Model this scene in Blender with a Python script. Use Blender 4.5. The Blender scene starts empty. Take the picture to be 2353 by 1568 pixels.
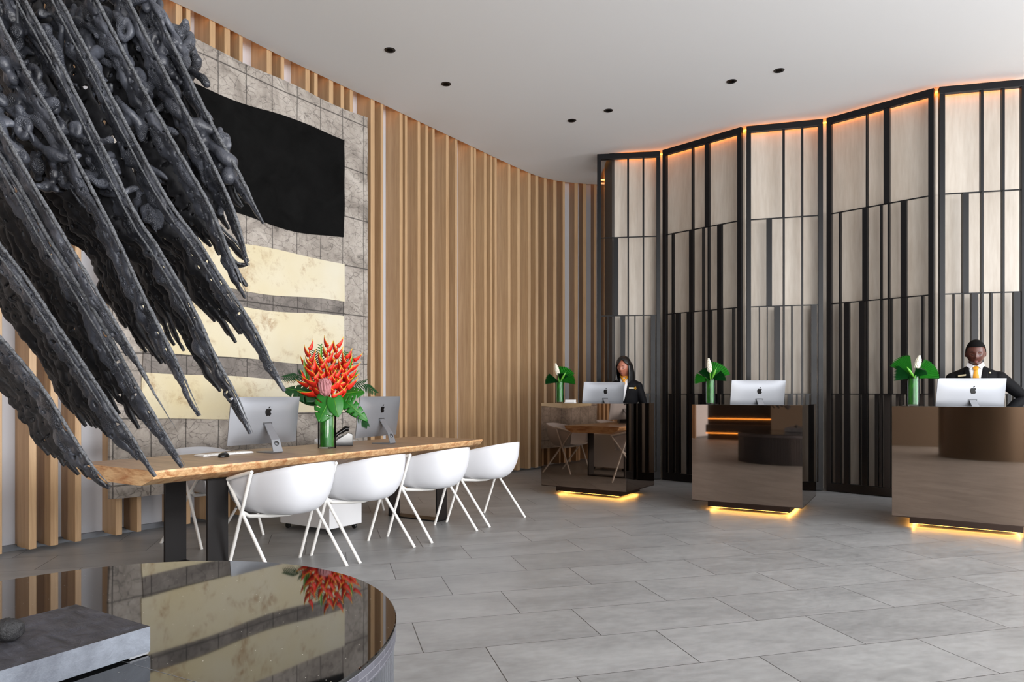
import bpy, bmesh, math, random
from mathutils import Vector, Matrix, noise
PI = math.pi
S = bpy.context.scene
C = S.collection
R = random.Random(7)

# ---------------------------------------------------------------- camera
F = 1590.0            # focal length in pixels of a 2353 x 1568 frame
EYE = 1.2
HOR = 906.0           # the horizon's row in the photo
CXP = 1176.5
cd = bpy.data.cameras.new('camera')
cam = bpy.data.objects.new('camera', cd)
C.objects.link(cam)
cam.location = (0, 0, EYE)
cam.rotation_euler = (PI / 2, 0, 0)
cd.sensor_width = 36.0
cd.lens = 36.0 * F / 2353.0
cd.shift_x = 0.0
cd.shift_y = (HOR - 784.0) / 2353.0
cd.clip_start = 0.05
S.camera = cam

# ---------------------------------------------------------------- world, daylight and fill lamps
w = bpy.data.worlds.new('world')
S.world = w
w.use_nodes = True
bg = w.node_tree.nodes['Background']
bg.inputs[0].default_value = (0.93, 0.96, 1.0, 1)
bg.inputs[1].default_value = 1.5

def area(name, loc, target, sx, sy, power, col):
    l = bpy.data.lights.new(name, 'AREA')
    l.shape = 'RECTANGLE'; l.size = sx; l.size_y = sy
    l.energy = power; l.color = col
    o = bpy.data.objects.new(name, l)
    C.objects.link(o)
    o.location = loc
    o.rotation_euler = (Vector(target) - Vector(loc)).to_track_quat('-Z', 'Y').to_euler()
    return o
# two added fill lamps, and daylight through the tall windows behind and to the right of the photographer
area('daylight_back', (1.5, -5.75, 2.4), (0.6, 6, 1.6), 11.0, 4.0, 210, (1.0, 0.985, 0.96))
area('ceiling_fill', (1.2, -5.7, 0.5), (1.0, 5.0, 4.6), 13.0, 0.8, 1250, (1.0, 0.98, 0.96))  # added lamp aimed up to brighten the ceiling; no real terrace
area('overhead_fill', (1.8, -2.6, 4.6), (1.8, -1.4, 0), 8.5, 3.6, 700, (1.0, 0.99, 0.98))  # added overhead lamp to brighten floor and ceiling; no real roof opening
area('daylight_right', (8.7, 0.5, 2.4), (0, 3.5, 1.3), 9.0, 4.0, 800, (0.95, 0.97, 1.0))

vs = S.view_settings
S.display_settings.display_device = 'sRGB'
vs.view_transform = 'Standard'
vs.look = 'None'
vs.gamma = 1.0
vs.exposure = 0.06
vs.use_curve_mapping = False
S.cycles.max_bounces = 8
S.cycles.diffuse_bounces = 4
S.cycles.glossy_bounces = 5
S.cycles.transmission_bounces = 8
S.cycles.caustics_reflective = False
S.cycles.caustics_refractive = False
S.cycles.use_denoising = True
S.cycles.sample_clamp_indirect = 8

# ---------------------------------------------------------------- helpers
def at(u, v, Y):
    """the point at photo pixel (u, v) that lies Y metres in front of the camera"""
    return Vector(((u - CXP) / F * Y, Y, EYE - (v - HOR) / F * Y))

def floor_at(u, v, z=0.0):
    return at(u, v, F * (EYE - z) / (v - HOR))

def lin(c):
    return c / 12.92 if c <= 0.04045 else ((c + 0.055) / 1.055) ** 2.4

def rgb(r, g, b):
    return (lin(r / 255), lin(g / 255), lin(b / 255), 1)

def mat(name, col, rough=0.5, metal=0.0, **k):
    m = bpy.data.materials.new(name)
    m.use_nodes = True
    b = m.node_tree.nodes['Principled BSDF']
    b.inputs['Base Color'].default_value = col
    b.inputs['Roughness'].default_value = rough
    b.inputs['Metallic'].default_value = metal
    for kk, v in k.items():
        b.inputs[kk.replace('_', ' ')].default_value = v
    return m

class NT:
    """a small wrapper that adds and links shader nodes"""
    def __init__(s, m):
        s.m = m; s.t = m.node_tree; s.b = s.t.nodes['Principled BSDF']
    def n(s, typ, **k):
        nd = s.t.nodes.new(typ)
        for a, v in k.items():
            setattr(nd, a, v)
        return nd
    def l(s, a, b):
        s.t.links.new(a, b)
    def coord(s, scale=(1, 1, 1), rot=(0, 0, 0), loc=(0, 0, 0), kind='Object'):
        tc = s.n('ShaderNodeTexCoord'); mp = s.n('ShaderNodeMapping')
        mp.inputs['Scale'].default_value = scale
        mp.inputs['Rotation'].default_value = rot
        mp.inputs['Location'].default_value = loc
        s.l(tc.outputs[kind], mp.inputs['Vector'])
        return mp.outputs['Vector']
    def noise(s, vec, scale, detail=4, rough=0.55, dist=0.0):
        nd = s.n('ShaderNodeTexNoise')
        nd.inputs['Scale'].default_value = scale
        nd.inputs['Detail'].default_value = detail
        nd.inputs['Roughness'].default_value = rough
        nd.inputs['Distortion'].default_value = dist
        s.l(vec, nd.inputs['Vector'])
        return nd.outputs[0]
    def ramp(s, fac, stops, interp='LINEAR'):
        nd = s.n('ShaderNodeValToRGB')
        cr = nd.color_ramp; cr.interpolation = interp
        while len(cr.elements) < len(stops):
            cr.elements.new(0.5)
        for e, (p, c) in zip(cr.elements, stops):
            e.position = p; e.color = c
        s.l(fac, nd.inputs[0])
        return nd.outputs[0]
    def mix(s, fac, a, b, mode='MIX'):
        nd = s.n('ShaderNodeMix', data_type='RGBA', blend_type=mode)
        for sock, v in ((nd.inputs[0], fac), (nd.inputs[6], a), (nd.inputs[7], b)):
            if hasattr(v, 'links'):
                s.l(v, sock)
            else:
                sock.default_value = v
        return nd.outputs[2]
    def math(s, op, a, b=0.0, c=0.0):
        nd = s.n('ShaderNodeMath', operation=op)
        for i, v in enumerate((a, b, c)):
            if hasattr(v, 'links'):
                s.l(v, nd.inputs[i])
            else:
                nd.inputs[i].default_value = v
        return nd.outputs[0]
    def sep(s, vec):
        nd = s.n('ShaderNodeSeparateXYZ'); s.l(vec, nd.inputs[0]); return nd.outputs
    def comb(s, x, y, z=0.0):
        nd = s.n('ShaderNodeCombineXYZ')
        for i, v in enumerate((x, y, z)):
            if hasattr(v, 'links'):
                s.l(v, nd.inputs[i])
            else:
                nd.inputs[i].default_value = v
        return nd.outputs[0]
    def bump(s, h, strength=0.3, dist=0.01):
        nd = s.n('ShaderNodeBump')
        nd.inputs['Strength'].default_value = strength
        nd.inputs['Distance'].default_value = dist
        s.l(h, nd.inputs['Height'])
        s.l(nd.outputs[0], s.b.inputs['Normal'])
    def color(s, c):
        s.l(c, s.b.inputs['Base Color'])
    def rough(s, c):
        s.l(c, s.b.inputs['Roughness'])

# ---------------------------------------------------------------- materials
M = {}
m = M['ceiling'] = mat('ceiling_paint', rgb(232, 232, 233), 0.9)
m = M['wall'] = mat('wall_paint', rgb(205, 207, 214), 0.75)
m = M['dark_wall'] = mat('dark_wall', rgb(45, 36, 30), 0.5)
m = M['beige_wall'] = mat('beige_wall', rgb(136, 124, 110), 0.7)

# floor: large grey stone tiles, laid a third off each other
m = M['floor'] = mat('floor_tiles', rgb(140, 140, 140), 0.42); t = NT(m)
TA = 0.2617           # direction of the long joints
p = t.coord(kind='Object')
x, y, z = t.sep(p)
uu = t.math('ADD', t.math('MULTIPLY', x, math.cos(TA)), t.math('MULTIPLY', y, math.sin(TA)))
vv = t.math('ADD', t.math('MULTIPLY', x, -math.sin(TA)), t.math('MULTIPLY', y, math.cos(TA)))
TW, TH = 0.885, 0.4385
vr = t.math('DIVIDE', t.math('SUBTRACT', vv, 2.765), TH)
row = t.math('FLOOR', vr)
ur = t.math('DIVIDE', t.math('ADD', t.math('SUBTRACT', uu, 0.728), t.math('MULTIPLY', row, 0.295)), TW)
coln = t.math('FLOOR', ur)
fu = t.math('MULTIPLY', t.math('ABSOLUTE', t.math('SUBTRACT', t.math('FRACT', ur), 0.5)), TW)
fv = t.math('MULTIPLY', t.math('ABSOLUTE', t.math('SUBTRACT', t.math('FRACT', vr), 0.5)), TH)
ju = t.math('GREATER_THAN', fu, TW / 2 - 0.0022)
jv = t.math('GREATER_THAN', fv, TH / 2 - 0.0018)
joint = t.math('MAXIMUM', ju, jv)
wn = t.n('ShaderNodeTexWhiteNoise', noise_dimensions='2D')
t.l(t.comb(coln, row), wn.inputs['Vector'])
offs = t.n('ShaderNodeVectorMath', operation='ADD')
t.l(t.comb(uu, vv, 0), offs.inputs[0])
o2 = t.n('ShaderNodeVectorMath', operation='SCALE'); o2.inputs[3].default_value = 9.0
t.l(wn.outputs['Color'], o2.inputs[0]); t.l(o2.outputs[0], offs.inputs[1])
mp = t.n('ShaderNodeMapping'); mp.inputs['Scale'].default_value = (1.0, 2.2, 1)
t.l(offs.outputs[0], mp.inputs[0])
n1 = t.noise(mp.outputs[0], 1.6, 5, 0.6, 0.3)
n2 = t.noise(mp.outputs[0], 14, 4, 0.6)
base = t.ramp(n1, [(0.3, rgb(128, 129, 129)), (0.5, rgb(145, 146, 146)), (0.72, rgb(160, 161, 161))])
tone = t.ramp(wn.outputs['Value'], [(0, (0.91, 0.91, 0.91, 1)), (1, (1.05, 1.05, 1.05, 1))])
base = t.mix(1.0, base, tone, 'MULTIPLY')
base = t.mix(0.25, base, t.ramp(n2, [(0.35, rgb(122, 122, 123)), (0.65, rgb(172, 172, 173))]))
t.color(t.mix(joint, base, rgb(52, 50, 49)))
t.rough(t.ramp(n2, [(0.3, (0.34, 0.34, 0.34, 1)), (0.7, (0.48, 0.48, 0.48, 1))]))
t.bump(t.math('SUBTRACT', t.math('MULTIPLY', n2, 0.15), joint), 0.25, 0.002)

def wood(name, dark, light, rough, scale=(6, 6, 0.35), detail=5, spread=(0.3, 0.7), bumps=0.1, sheen=0.5):
    m = mat(name, light, rough); t = NT(m)
    p = t.coord(scale=scale)
    n = t.noise(p, 3.0, detail, 0.6, 0.6)
    n_b = t.noise(p, 16.0, 3, 0.6, 0.0)
    c = t.ramp(n, [(spread[0], dark), (spread[1], light)])
    c = t.mix(0.25, c, t.ramp(n_b, [(0.35, dark), (0.65, light)]))
    t.color(c); t.bump(n_b, bumps, 0.003)
    return m
M['oak'] = wood('oak_veneer', rgb(172, 136, 98), rgb(204, 170, 130), 0.45, (8, 8, 0.3))
M['table_top'] = wood('table_top_wood', rgb(136, 108, 84), rgb(186, 156, 128), 0.4, (5, 0.6, 5), 6)
M['table_edge'] = wood('live_edge_wood', rgb(176, 112, 64), rgb(238, 200, 150), 0.4, (6, 1.6, 9), 6, (0.36, 0.6), 0.3)

# veneer panels behind the screens
m = M['panel'] = mat('pale_veneer', rgb(200, 194, 184), 0.5); t = NT(m)
p = t.coord(scale=(1, 1, 0.12))
n1 = t.noise(p, 5, 4, 0.6, 0.2)
n2 = t.noise(p, 30, 3, 0.6)
c = t.ramp(n1, [(0.3, rgb(186, 173, 158)), (0.7, rgb(213, 204, 192))])
c = t.mix(0.3, c, t.ramp(n2, [(0.3, rgb(176, 163, 149)), (0.7, rgb(214, 206, 196))]))
t.color(c)

M['frame'] = mat('black_metal', rgb(15, 15, 18), 0.36, 0.2)
M['mirror'] = mat('bronze_mirror', (0.37, 0.285, 0.23, 1), 0.025, 1.0)
M['plinth'] = mat('dark_bronze', rgb(52, 38, 30), 0.35, 0.6)
M['desk_top'] = mat('dark_desk_top', rgb(30, 26, 24), 0.25)
M['bronze'] = mat('bronze_cladding', rgb(104, 92, 78), 0.35, 0.6)
M['leg_steel'] = mat('blackened_steel', rgb(40, 38, 38), 0.42, 0.7)
M['white_plastic'] = mat('white_shell', rgb(218, 219, 224), 0.35)
M['white_metal'] = mat('white_painted_steel', rgb(240, 238, 234), 0.3)
M['white_drawer'] = mat('white_cabinet', rgb(232, 232, 234), 0.4)
M['black_rubber'] = mat('black_rubber', rgb(22, 22, 22), 0.5)
M['alu'] = mat('brushed_aluminium', rgb(146, 148, 153), 0.5, 0.6)
M['alu_dark'] = mat('grey_hinge', rgb(110, 112, 116), 0.35, 0.8)
M['screen'] = mat('screen_glass', rgb(12, 12, 14), 0.08)
M['logo'] = mat('logo_black', rgb(8, 8, 9), 0.2)
M['gloss_black'] = mat('gloss_black', rgb(14, 14, 15), 0.12)
M['white_plain'] = mat('white_plain', rgb(240, 240, 240), 0.35)
M['brass'] = mat('brass', rgb(235, 170, 40), 0.22, 1.0)
M['rim_stone'] = None

def emis(name, col, s):
    m = bpy.data.materials.new(name); m.use_nodes = True
    b = m.node_tree.nodes['Principled BSDF']
    b.inputs['Base Color'].default_value = (0, 0, 0, 1)
    b.inputs['Emission Color'].default_value = col
    b.inputs['Emission Strength'].default_value = s
    return m
M['led_orange'] = emis('led_orange', (1.0, 0.27, 0.02, 1), 18)
M['led_cove'] = emis('led_cove', (1.0, 0.38, 0.06, 1), 8)
M['led_warm'] = emis('led_warm', (1.0, 0.46, 0.09, 1), 45)

# granite of the round plinth
m = M['granite'] = mat('polished_granite', rgb(20, 20, 20), 0.03, 0.0); t = NT(m)
t.b.inputs['IOR'].default_value = 1.85
p = t.coord()
vo = t.n('ShaderNodeTexVoronoi'); vo.inputs['Scale'].default_value = 75
t.l(p, vo.inputs['Vector'])
sp = t.math('LESS_THAN', vo.outputs['Distance'], 0.10)
keep = t.math('GREATER_THAN', t.sep(vo.outputs['Color'])[0], 0.86)
sp = t.math('MULTIPLY', sp, keep)
t.color(t.mix(sp, rgb(14, 14, 15), rgb(205, 200, 190)))

m = M['slate'] = mat('slate_block', rgb(62, 62, 68), 0.6); t = NT(m)
p = t.coord(scale=(1, 2.4, 1), rot=(0, 0, 0.7))
n1 = t.noise(p, 9, 8, 0.62, 0.7); n2 = t.noise(p, 40, 5, 0.7)
t.color(t.ramp(n1, [(0.35, rgb(44, 44, 49)), (0.62, rgb(74, 74, 82))]))
t.bump(t.math('ADD', n1, t.math('MULTIPLY', n2, 0.25)), 0.9, 0.02)
m = M['slate_edge'] = mat('slate_edge', rgb(96, 102, 112), 0.5); t = NT(m)
p = t.coord(); n1 = t.noise(p, 8, 6, 0.65, 0.4); n2 = t.noise(p, 45, 4, 0.7)
t.color(t.ramp(n1, [(0.35, rgb(84, 88, 97)), (0.66, rgb(118, 124, 134))])); t.bump(n2, 0.4, 0.006)
m = M['rock'] = mat('rough_rock', rgb(40, 40, 42), 0.5); t = NT(m)
p = t.coord(); t.bump(t.noise(p, 60, 5, 0.7), 1.0, 0.01)

# charred sculpture
m = M['char'] = mat('charred_surface', rgb(56, 58, 64), 0.5); t = NT(m)
p = t.coord()
n1 = t.noise(p, 6, 5, 0.6); n2 = t.noise(p, 90, 3, 0.6)
vo = t.n('ShaderNodeTexVoronoi'); vo.inputs['Scale'].default_value = 290; vo.distance = 'EUCLIDEAN'
t.l(p, vo.inputs['Vector'])
bead = t.math('SUBTRACT', 0.45, vo.outputs['Distance'])
msk = t.math('GREATER_THAN', t.noise(p, 14, 2, 0.5), 0.52)
t.color(t.ramp(n1, [(0.35, rgb(34, 35, 40)), (0.65, rgb(82, 85, 94))]))
t.bump(t.math('ADD', t.math('MULTIPLY', n2, 0.6), t.math('MULTIPLY', bead, msk)), 0.75, 0.005)
t.b.inputs['Roughness'].default_value = 0.33
m = M['char_shaded'] = mat('charred_shaded', rgb(36, 36, 40), 0.55); t = NT(m)  # darker copy of the charred surface, shade between layers painted in
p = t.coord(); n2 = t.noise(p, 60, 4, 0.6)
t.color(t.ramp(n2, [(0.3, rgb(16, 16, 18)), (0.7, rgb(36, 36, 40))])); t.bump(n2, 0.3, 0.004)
m = M['char_rod'] = mat('charred_rod', rgb(82, 84, 88), 0.55); t = NT(m)
p = t.coord(); n2 = t.noise(p, 130, 3, 0.7)
t.color(t.ramp(n2, [(0.35, rgb(46, 47, 50)), (0.6, rgb(104, 106, 110))])); t.bump(n2, 1.0, 0.006)

# wall hanging cloth
def cloth(name, stops, seam, crack=True):
    m = mat(name, stops[0][1], 0.85); t = NT(m)
    uv = t.n('ShaderNodeTexCoord').outputs['UV']
    x, y, z = t.sep(uv)
    n1 = t.noise(uv, 3.2, 6, 0.65, 0.8)
    c = t.ramp(n1, stops)
    h = t.noise(uv, 22, 5, 0.7)
    if crack:
        mp = t.n('ShaderNodeMapping'); mp.inputs['Scale'].default_value = (8.0, 14.0, 1); mp.inputs['Rotation'].default_value = (0, 0, 0.35)
        t.l(uv, mp.inputs[0])
        ds = t.n('ShaderNodeVectorMath', operation='ADD')
        sc = t.n('ShaderNodeVectorMath', operation='SCALE'); sc.inputs[3].default_value = 3.2
        nz = t.n('ShaderNodeTexNoise'); nz.inputs['Scale'].default_value = 3.0; nz.inputs['Detail'].default_value = 4
        t.l(uv, nz.inputs['Vector'])
        t.l(nz.outputs['Color'], sc.inputs[0]); t.l(mp.outputs[0], ds.inputs[0]); t.l(sc.outputs[0], ds.inputs[1])
        vo = t.n('ShaderNodeTexVoronoi', feature='DISTANCE_TO_EDGE'); vo.inputs['Scale'].default_value = 1.0
        t.l(ds.outputs[0], vo.inputs['Vector'])
        wdt = t.math('MULTIPLY', t.noise(uv, 5, 3, 0.6), 0.065)
        k = t.math('LESS_THAN', vo.outputs['Distance'], wdt)
        k = t.math('MULTIPLY', k, t.ramp(t.noise(uv, 9, 4, 0.7), [(0.38, (0, 0, 0, 1)), (0.52, (1, 1, 1, 1))]))
        c = t.mix(t.math('MULTIPLY', k, 0.48), c, rgb(52, 48, 46))
        c = t.mix(t.math('MULTIPLY', t.ramp(h, [(0.5, (0, 0, 0, 1)), (0.7, (1, 1, 1, 1))]), 0.35), c, rgb(96, 90, 84))
    if seam:
        yr = t.math('ADD', t.math('DIVIDE', t.math('SUBTRACT', y, 4.02), 0.55), 0.5); rw = t.math('FLOOR', yr)
        xr = t.math('ADD', t.math('DIVIDE', x, 0.31), 0.12)
        e1 = t.math('GREATER_THAN', t.math('ABSOLUTE', t.math('SUBTRACT', t.math('FRACT', xr), 0.5)), 0.484)
        e2 = t.math('GREATER_THAN', t.math('ABSOLUTE', t.math('SUBTRACT', t.math('FRACT', yr), 0.5)), 0.488)
        e = t.math('MAXIMUM', e1, e2)
        c = t.mix(t.math('MULTIPLY', e, 0.75), c, rgb(48, 44, 42))
    t.color(c); t.bump(h, 0.5, 0.01)
    return m
M['bark'] = cloth('bark_cloth', [(0.3, rgb(128, 120, 112)), (0.52, rgb(172, 163, 154)), (0.75, rgb(200, 192, 183))], True)
M['bark_dark'] = cloth('bark_cloth_dark', [(0.3, rgb(92, 86, 82)), (0.52, rgb(132, 125, 119)), (0.75, rgb(158, 150, 143))], True)
M['cloth_black'] = cloth('black_cloth', [(0.3, rgb(6, 6, 6)), (0.7, rgb(19, 19, 19))], False, False)
m = M['cloth_cream'] = mat('cream_cloth', rgb(232, 220, 190), 0.8); t = NT(m)
uv = t.n('ShaderNodeTexCoord').outputs['UV']
n1 = t.noise(uv, 2.6, 6, 0.66, 0.4); n2 = t.noise(uv, 7, 5, 0.75, 0.6); n3 = t.noise(uv, 1.2, 3, 0.5)
c = t.ramp(n3, [(0.3, rgb(216, 202, 164)), (0.7, rgb(222, 215, 194))])
k = t.math('MULTIPLY', t.ramp(n1, [(0.50, (0, 0, 0, 1)), (0.64, (1, 1, 1, 1))]), t.ramp(n2, [(0.45, (0, 0, 0, 1)), (0.62, (1, 1, 1, 1))]))
c = t.mix(t.math('MULTIPLY', k, 0.8), c, rgb(146, 98, 44))
t.color(c); t.bump(n2, 0.3, 0.01)

# plants, people
M['leaf'] = mat('leaf_green', rgb(34, 112, 30), 0.3)
M['leaf_light'] = mat('leaf_light', rgb(92, 158, 48), 0.35)
M['leaf_dark'] = mat('leaf_dark', rgb(16, 66, 26), 0.3)
M['red'] = mat('bract_red', rgb(226, 42, 26), 0.4)
M['yellow'] = mat('bract_edge', rgb(226, 170, 48), 0.4)
M['pink'] = mat('pink_bract', rgb(190, 128, 132), 0.5)
M['white_petal'] = mat('white_petal', rgb(238, 232, 216), 0.5)
m = M['glass'] = mat('clear_glass', (1, 1, 1, 1), 0.02); t = NT(m)
tr_ = t.n('ShaderNodeBsdfTransparent'); tr_.inputs[0].default_value = (0.93, 0.98, 0.95, 1); gl_ = t.n('ShaderNodeBsdfGlossy'); gl_.inputs['Roughness'].default_value = 0.02
lw_ = t.n('ShaderNodeFresnel'); lw_.inputs[0].default_value = 1.22; mx_ = t.n('ShaderNodeMixShader')
t.l(lw_.outputs[0], mx_.inputs[0]); t.l(tr_.outputs[0], mx_.inputs[1]); t.l(gl_.outputs[0], mx_.inputs[2])
t.l(mx_.outputs[0], t.t.nodes['Material Output'].inputs[0])
m = M['vase_leaf'] = mat('leaf_lining', rgb(26, 100, 22), 0.35); t = NT(m)
p = t.coord(scale=(1, 1, 0.2), rot=(0.2, 0.3, 0)); n1 = t.noise(p, 40, 4, 0.6, 1.0)
t.color(t.ramp(n1, [(0.35, rgb(8, 56, 10)), (0.55, rgb(24, 104, 16)), (0.8, rgb(54, 126, 30))]))
M['skin_woman'] = mat('skin_brown', rgb(168, 104, 82), 0.42, 0, Subsurface_Weight=0.05)
M['skin_man'] = mat('skin_dark', rgb(84, 47, 38), 0.36, 0, Subsurface_Weight=0.05)
M['hair'] = mat('black_hair', rgb(8, 7, 7), 0.38)
M['hair_short'] = mat('short_black_hair', rgb(7, 6, 6), 0.85)
M['suit'] = mat('black_suit', rgb(9, 9, 13), 0.7)
for q_ in ('suit', 'hair_short'): M[q_].node_tree.nodes['Principled BSDF'].inputs['Specular IOR Level'].default_value = 0.15
M['shirt'] = mat('white_shirt', rgb(236, 236, 240), 0.7)
M['tie'] = mat('golden_tie', rgb(214, 146, 34), 0.45)
M['lips'] = mat('lips', rgb(132, 70, 66), 0.4)
M['lips_man'] = mat('lips_man', rgb(124, 76, 72), 0.4)
M['tag_metal'] = mat('pale_gold_tag', rgb(226, 214, 180), 0.35, 0.3)

# ---------------------------------------------------------------- mesh builder
def wm(o):
    mt = Matrix.Identity(4)
    while o is not None:
        mt = (Matrix.Translation(o.location) @ o.rotation_euler.to_matrix().to_4x4()) @ mt
        o = o.parent
    return mt

class MB:
    def __init__(s):
        s.v = []; s.f = []; s.mi = []; s.uv = None; s.cur = 0
    def add(s, vs, fs, mi=None):
        o = len(s.v); s.v += [Vector(a) for a in vs]
        s.f += [tuple(o + i for i in f) for f in fs]
        s.mi += [s.cur if mi is None else mi] * len(fs)
        return o
    def box(s, c, size, ax=None, mi=None):
        """centre, size, ax = (X axis, Y axis, Z axis)"""
        X, Y, Z = ax if ax else (Vector((1, 0, 0)), Vector((0, 1, 0)), Vector((0, 0, 1)))
        c = Vector(c); hx, hy, hz = [a / 2 for a in size]
        vs = [c + X * (sx * hx) + Y * (sy * hy) + Z * (sz * hz) for sx in (-1, 1) for sy in (-1, 1) for sz in (-1, 1)]
        s.add(vs, [(0, 1, 3, 2), (4, 6, 7, 5), (0, 4, 5, 1), (2, 3, 7, 6), (0, 2, 6, 4), (1, 5, 7, 3)], mi)
        return s
    def bar(s, a, b, w, h, up=Vector((0, 0, 1)), mi=None):
        a, b = Vector(a), Vector(b); Y = (b - a); L = Y.length; Y = Y / L
        X = Y.cross(up); X = X.normalized() if X.length > 1e-6 else Vector((1, 0, 0))
        Z = X.cross(Y)
        return s.box((a + b) / 2, (w, L, h), (X, Y, Z), mi)
    def tube(s, pts, rad, n=8, cap=True, squash=None, mi=None):
        pts = [Vector(p) for p in pts]; N = len(pts)
        if not hasattr(rad, '__len__'): rad = [rad] * N
        tan = []
        for i in range(N):
            d = pts[min(i + 1, N - 1)] - pts[max(i - 1, 0)]
            tan.append(d.normalized() if d.length > 1e-9 else Vector((0, 0, 1)))
        ref = Vector((0, 0, 1)) if abs(tan[0].z) < 0.9 else Vector((1, 0, 0))
        if squash: ref = Vector(squash[0])
        X = (ref - tan[0] * ref.dot(tan[0])).normalized()
        vs = []
        for i in range(N):
            X = (X - tan[i] * X.dot(tan[i])).normalized(); Y = tan[i].cross(X)
            k = squash[1] if squash else 1.0
            for j in range(n):
                a = 2 * PI * j / n
                vs.append(pts[i] + X * (math.cos(a) * rad[i] * k) + Y * (math.sin(a) * rad[i]))
        fs = []
        for i in range(N - 1):
            for j in range(n):
                k2 = (j + 1) % n
                fs.append((i * n + j, i * n + k2, (i + 1) * n + k2, (i + 1) * n + j))
        if cap:
            fs.append(tuple(reversed(range(n)))); fs.append(tuple((N - 1) * n + j for j in range(n)))
        s.add(vs, fs, mi); return s
    def lathe(s, c, prof, n=32, ax=None, mi=None, sx=1.0, sy=1.0):
        X, Y, Z = ax if ax else (Vector((1, 0, 0)), Vector((0, 1, 0)), Vector((0, 0, 1)))
        c = Vector(c); vs = []; fs = []
        for r, z in prof:
            for j in range(n):
                a = 2 * PI * j / n
                vs.append(c + X * (r * math.cos(a) * sx) + Y * (r * math.sin(a) * sy) + Z * z)
        for i in range(len(prof) - 1):
            for j in range(n):
                k = (j + 1) % n
                fs.append((i * n + j, i * n + k, (i + 1) * n + k, (i + 1) * n + j))
        if prof[0][0] > 1e-5: fs.append(tuple(reversed(range(n))))
        if prof[-1][0] > 1e-5: fs.append(tuple((len(prof) - 1) * n + j for j in range(n)))
        s.add(vs, fs, mi); return s
    def ellipsoid(s, c, r, n=20, m=12, ax=None, mi=None):
        prof = [(math.sin(PI * i / m), -math.cos(PI * i / m)) for i in range(m + 1)]
        X, Y, Z = ax if ax else (Vector((1, 0, 0)), Vector((0, 1, 0)), Vector((0, 0, 1)))
        return s.lathe(c, prof, n, (X * r[0], Y * r[1], Z * r[2]), mi)
    def loft(s, rings, cap=True, closed=True, mi=None):
        n = len(rings[0]); vs = [p for r in rings for p in r]; fs = []
        for i in range(len(rings) - 1):
            for j in range(n if closed else n - 1):
                k = (j + 1) % n
                fs.append((i * n + j, i * n + k, (i + 1) * n + k, (i + 1) * n + j))
        if cap and closed:
            fs.append(tuple(reversed(range(n)))); fs.append(tuple((len(rings) - 1) * n + j for j in range(n)))
        s.add(vs, fs, mi); return s
    def prism(s, poly, z0, z1, ax=None, o=(0, 0, 0), mi=None):
        X, Y, Z = ax if ax else (Vector((1, 0, 0)), Vector((0, 1, 0)), Vector((0, 0, 1)))
        o = Vector(o); n = len(poly)
        vs = [o + X * p[0] + Y * p[1] + Z * z0 for p in poly] + [o + X * p[0] + Y * p[1] + Z * z1 for p in poly]
        fs = [tuple(reversed(range(n))), tuple(range(n, 2 * n))] + [(i, (i + 1) % n, n + (i + 1) % n, n + i) for i in range(n)]
        s.add(vs, fs, mi); return s
    def build(s, name, mats, parent=None, smooth=False, world=False, bevel=0, solid=0, sub=0, remesh=0, sm_iter=0, auto=None):
        if world and parent is not None:
            inv = wm(parent).inverted(); s.v = [inv @ p for p in s.v]
        me = bpy.data.meshes.new(name)
        me.from_pydata([tuple(p) for p in s.v], [], s.f)
        if not isinstance(mats, (list, tuple)): mats = [mats]
        for mm in mats: me.materials.append(mm)
        if len(mats) > 1:
            me.polygons.foreach_set('material_index', s.mi)
        if s.uv:
            ul = me.uv_layers.new(name='UVMap')
            for lp in me.loops:
                ul.data[lp.index].uv = s.uv[lp.vertex_index]
        if smooth:
            me.polygons.foreach_set('use_smooth', [True] * len(me.polygons))
            if auto is not None:
                me.set_sharp_from_angle(angle=auto)
        me.validate(); me.update()
        if not remesh:
            bm = bmesh.new(); bm.from_mesh(me); bmesh.ops.recalc_face_normals(bm, faces=bm.faces); bm.to_mesh(me); bm.free()
        o = bpy.data.objects.new(name, me); C.objects.link(o)
        if parent is not None: o.parent = parent
        if remesh:
            md = o.modifiers.new('remesh', 'REMESH'); md.mode = 'VOXEL'; md.voxel_size = remesh; md.use_smooth_shade = True
        if sm_iter:
            md = o.modifiers.new('smooth', 'SMOOTH'); md.factor = 0.5; md.iterations = sm_iter
        if solid:
            md = o.modifiers.new('solid', 'SOLIDIFY'); md.thickness = solid; md.offset = 0
        if bevel:
            md = o.modifiers.new('bevel', 'BEVEL'); md.width = bevel; md.segments = 2; md.limit_method = 'ANGLE'
        if sub:
            md = o.modifiers.new('sub', 'SUBSURF'); md.levels = sub; md.render_levels = sub
        return o

def tag(o, label=None, cat=None, group=None, kind=None):
    if label: o['label'] = label
    if cat: o['category'] = cat
    if group: o['group'] = group
    if kind: o['kind'] = kind
    return o

def thing(name, label, cat, loc=(0, 0, 0), rz=0.0, group=None):
    o = bpy.data.objects.new(name, None); C.objects.link(o)
    o.location = loc; o.rotation_euler = (0, 0, rz); o.empty_display_size = 0.1
    return tag(o, label, cat, group)

def copy_tree(o, parent=None):
    c = o.copy(); C.objects.link(c); c.parent = parent
    for ch in list(KIDS.get(o.name, [])):
        copy_tree(ch, c)
    return c
KIDS = {}
def index_kids():
    KIDS.clear()
    for o in C.objects:
        if o.parent: KIDS.setdefault(o.parent.name, []).append(o)
M['cloth_black'].node_tree.nodes['Principled BSDF'].inputs['Specular IOR Level'].default_value = 0.1
M['frame'].node_tree.nodes['Principled BSDF'].inputs['Specular IOR Level'].default_value = 0.3
# ================================================================ ROOM
CZ = 4.66            # ceiling height
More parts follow.
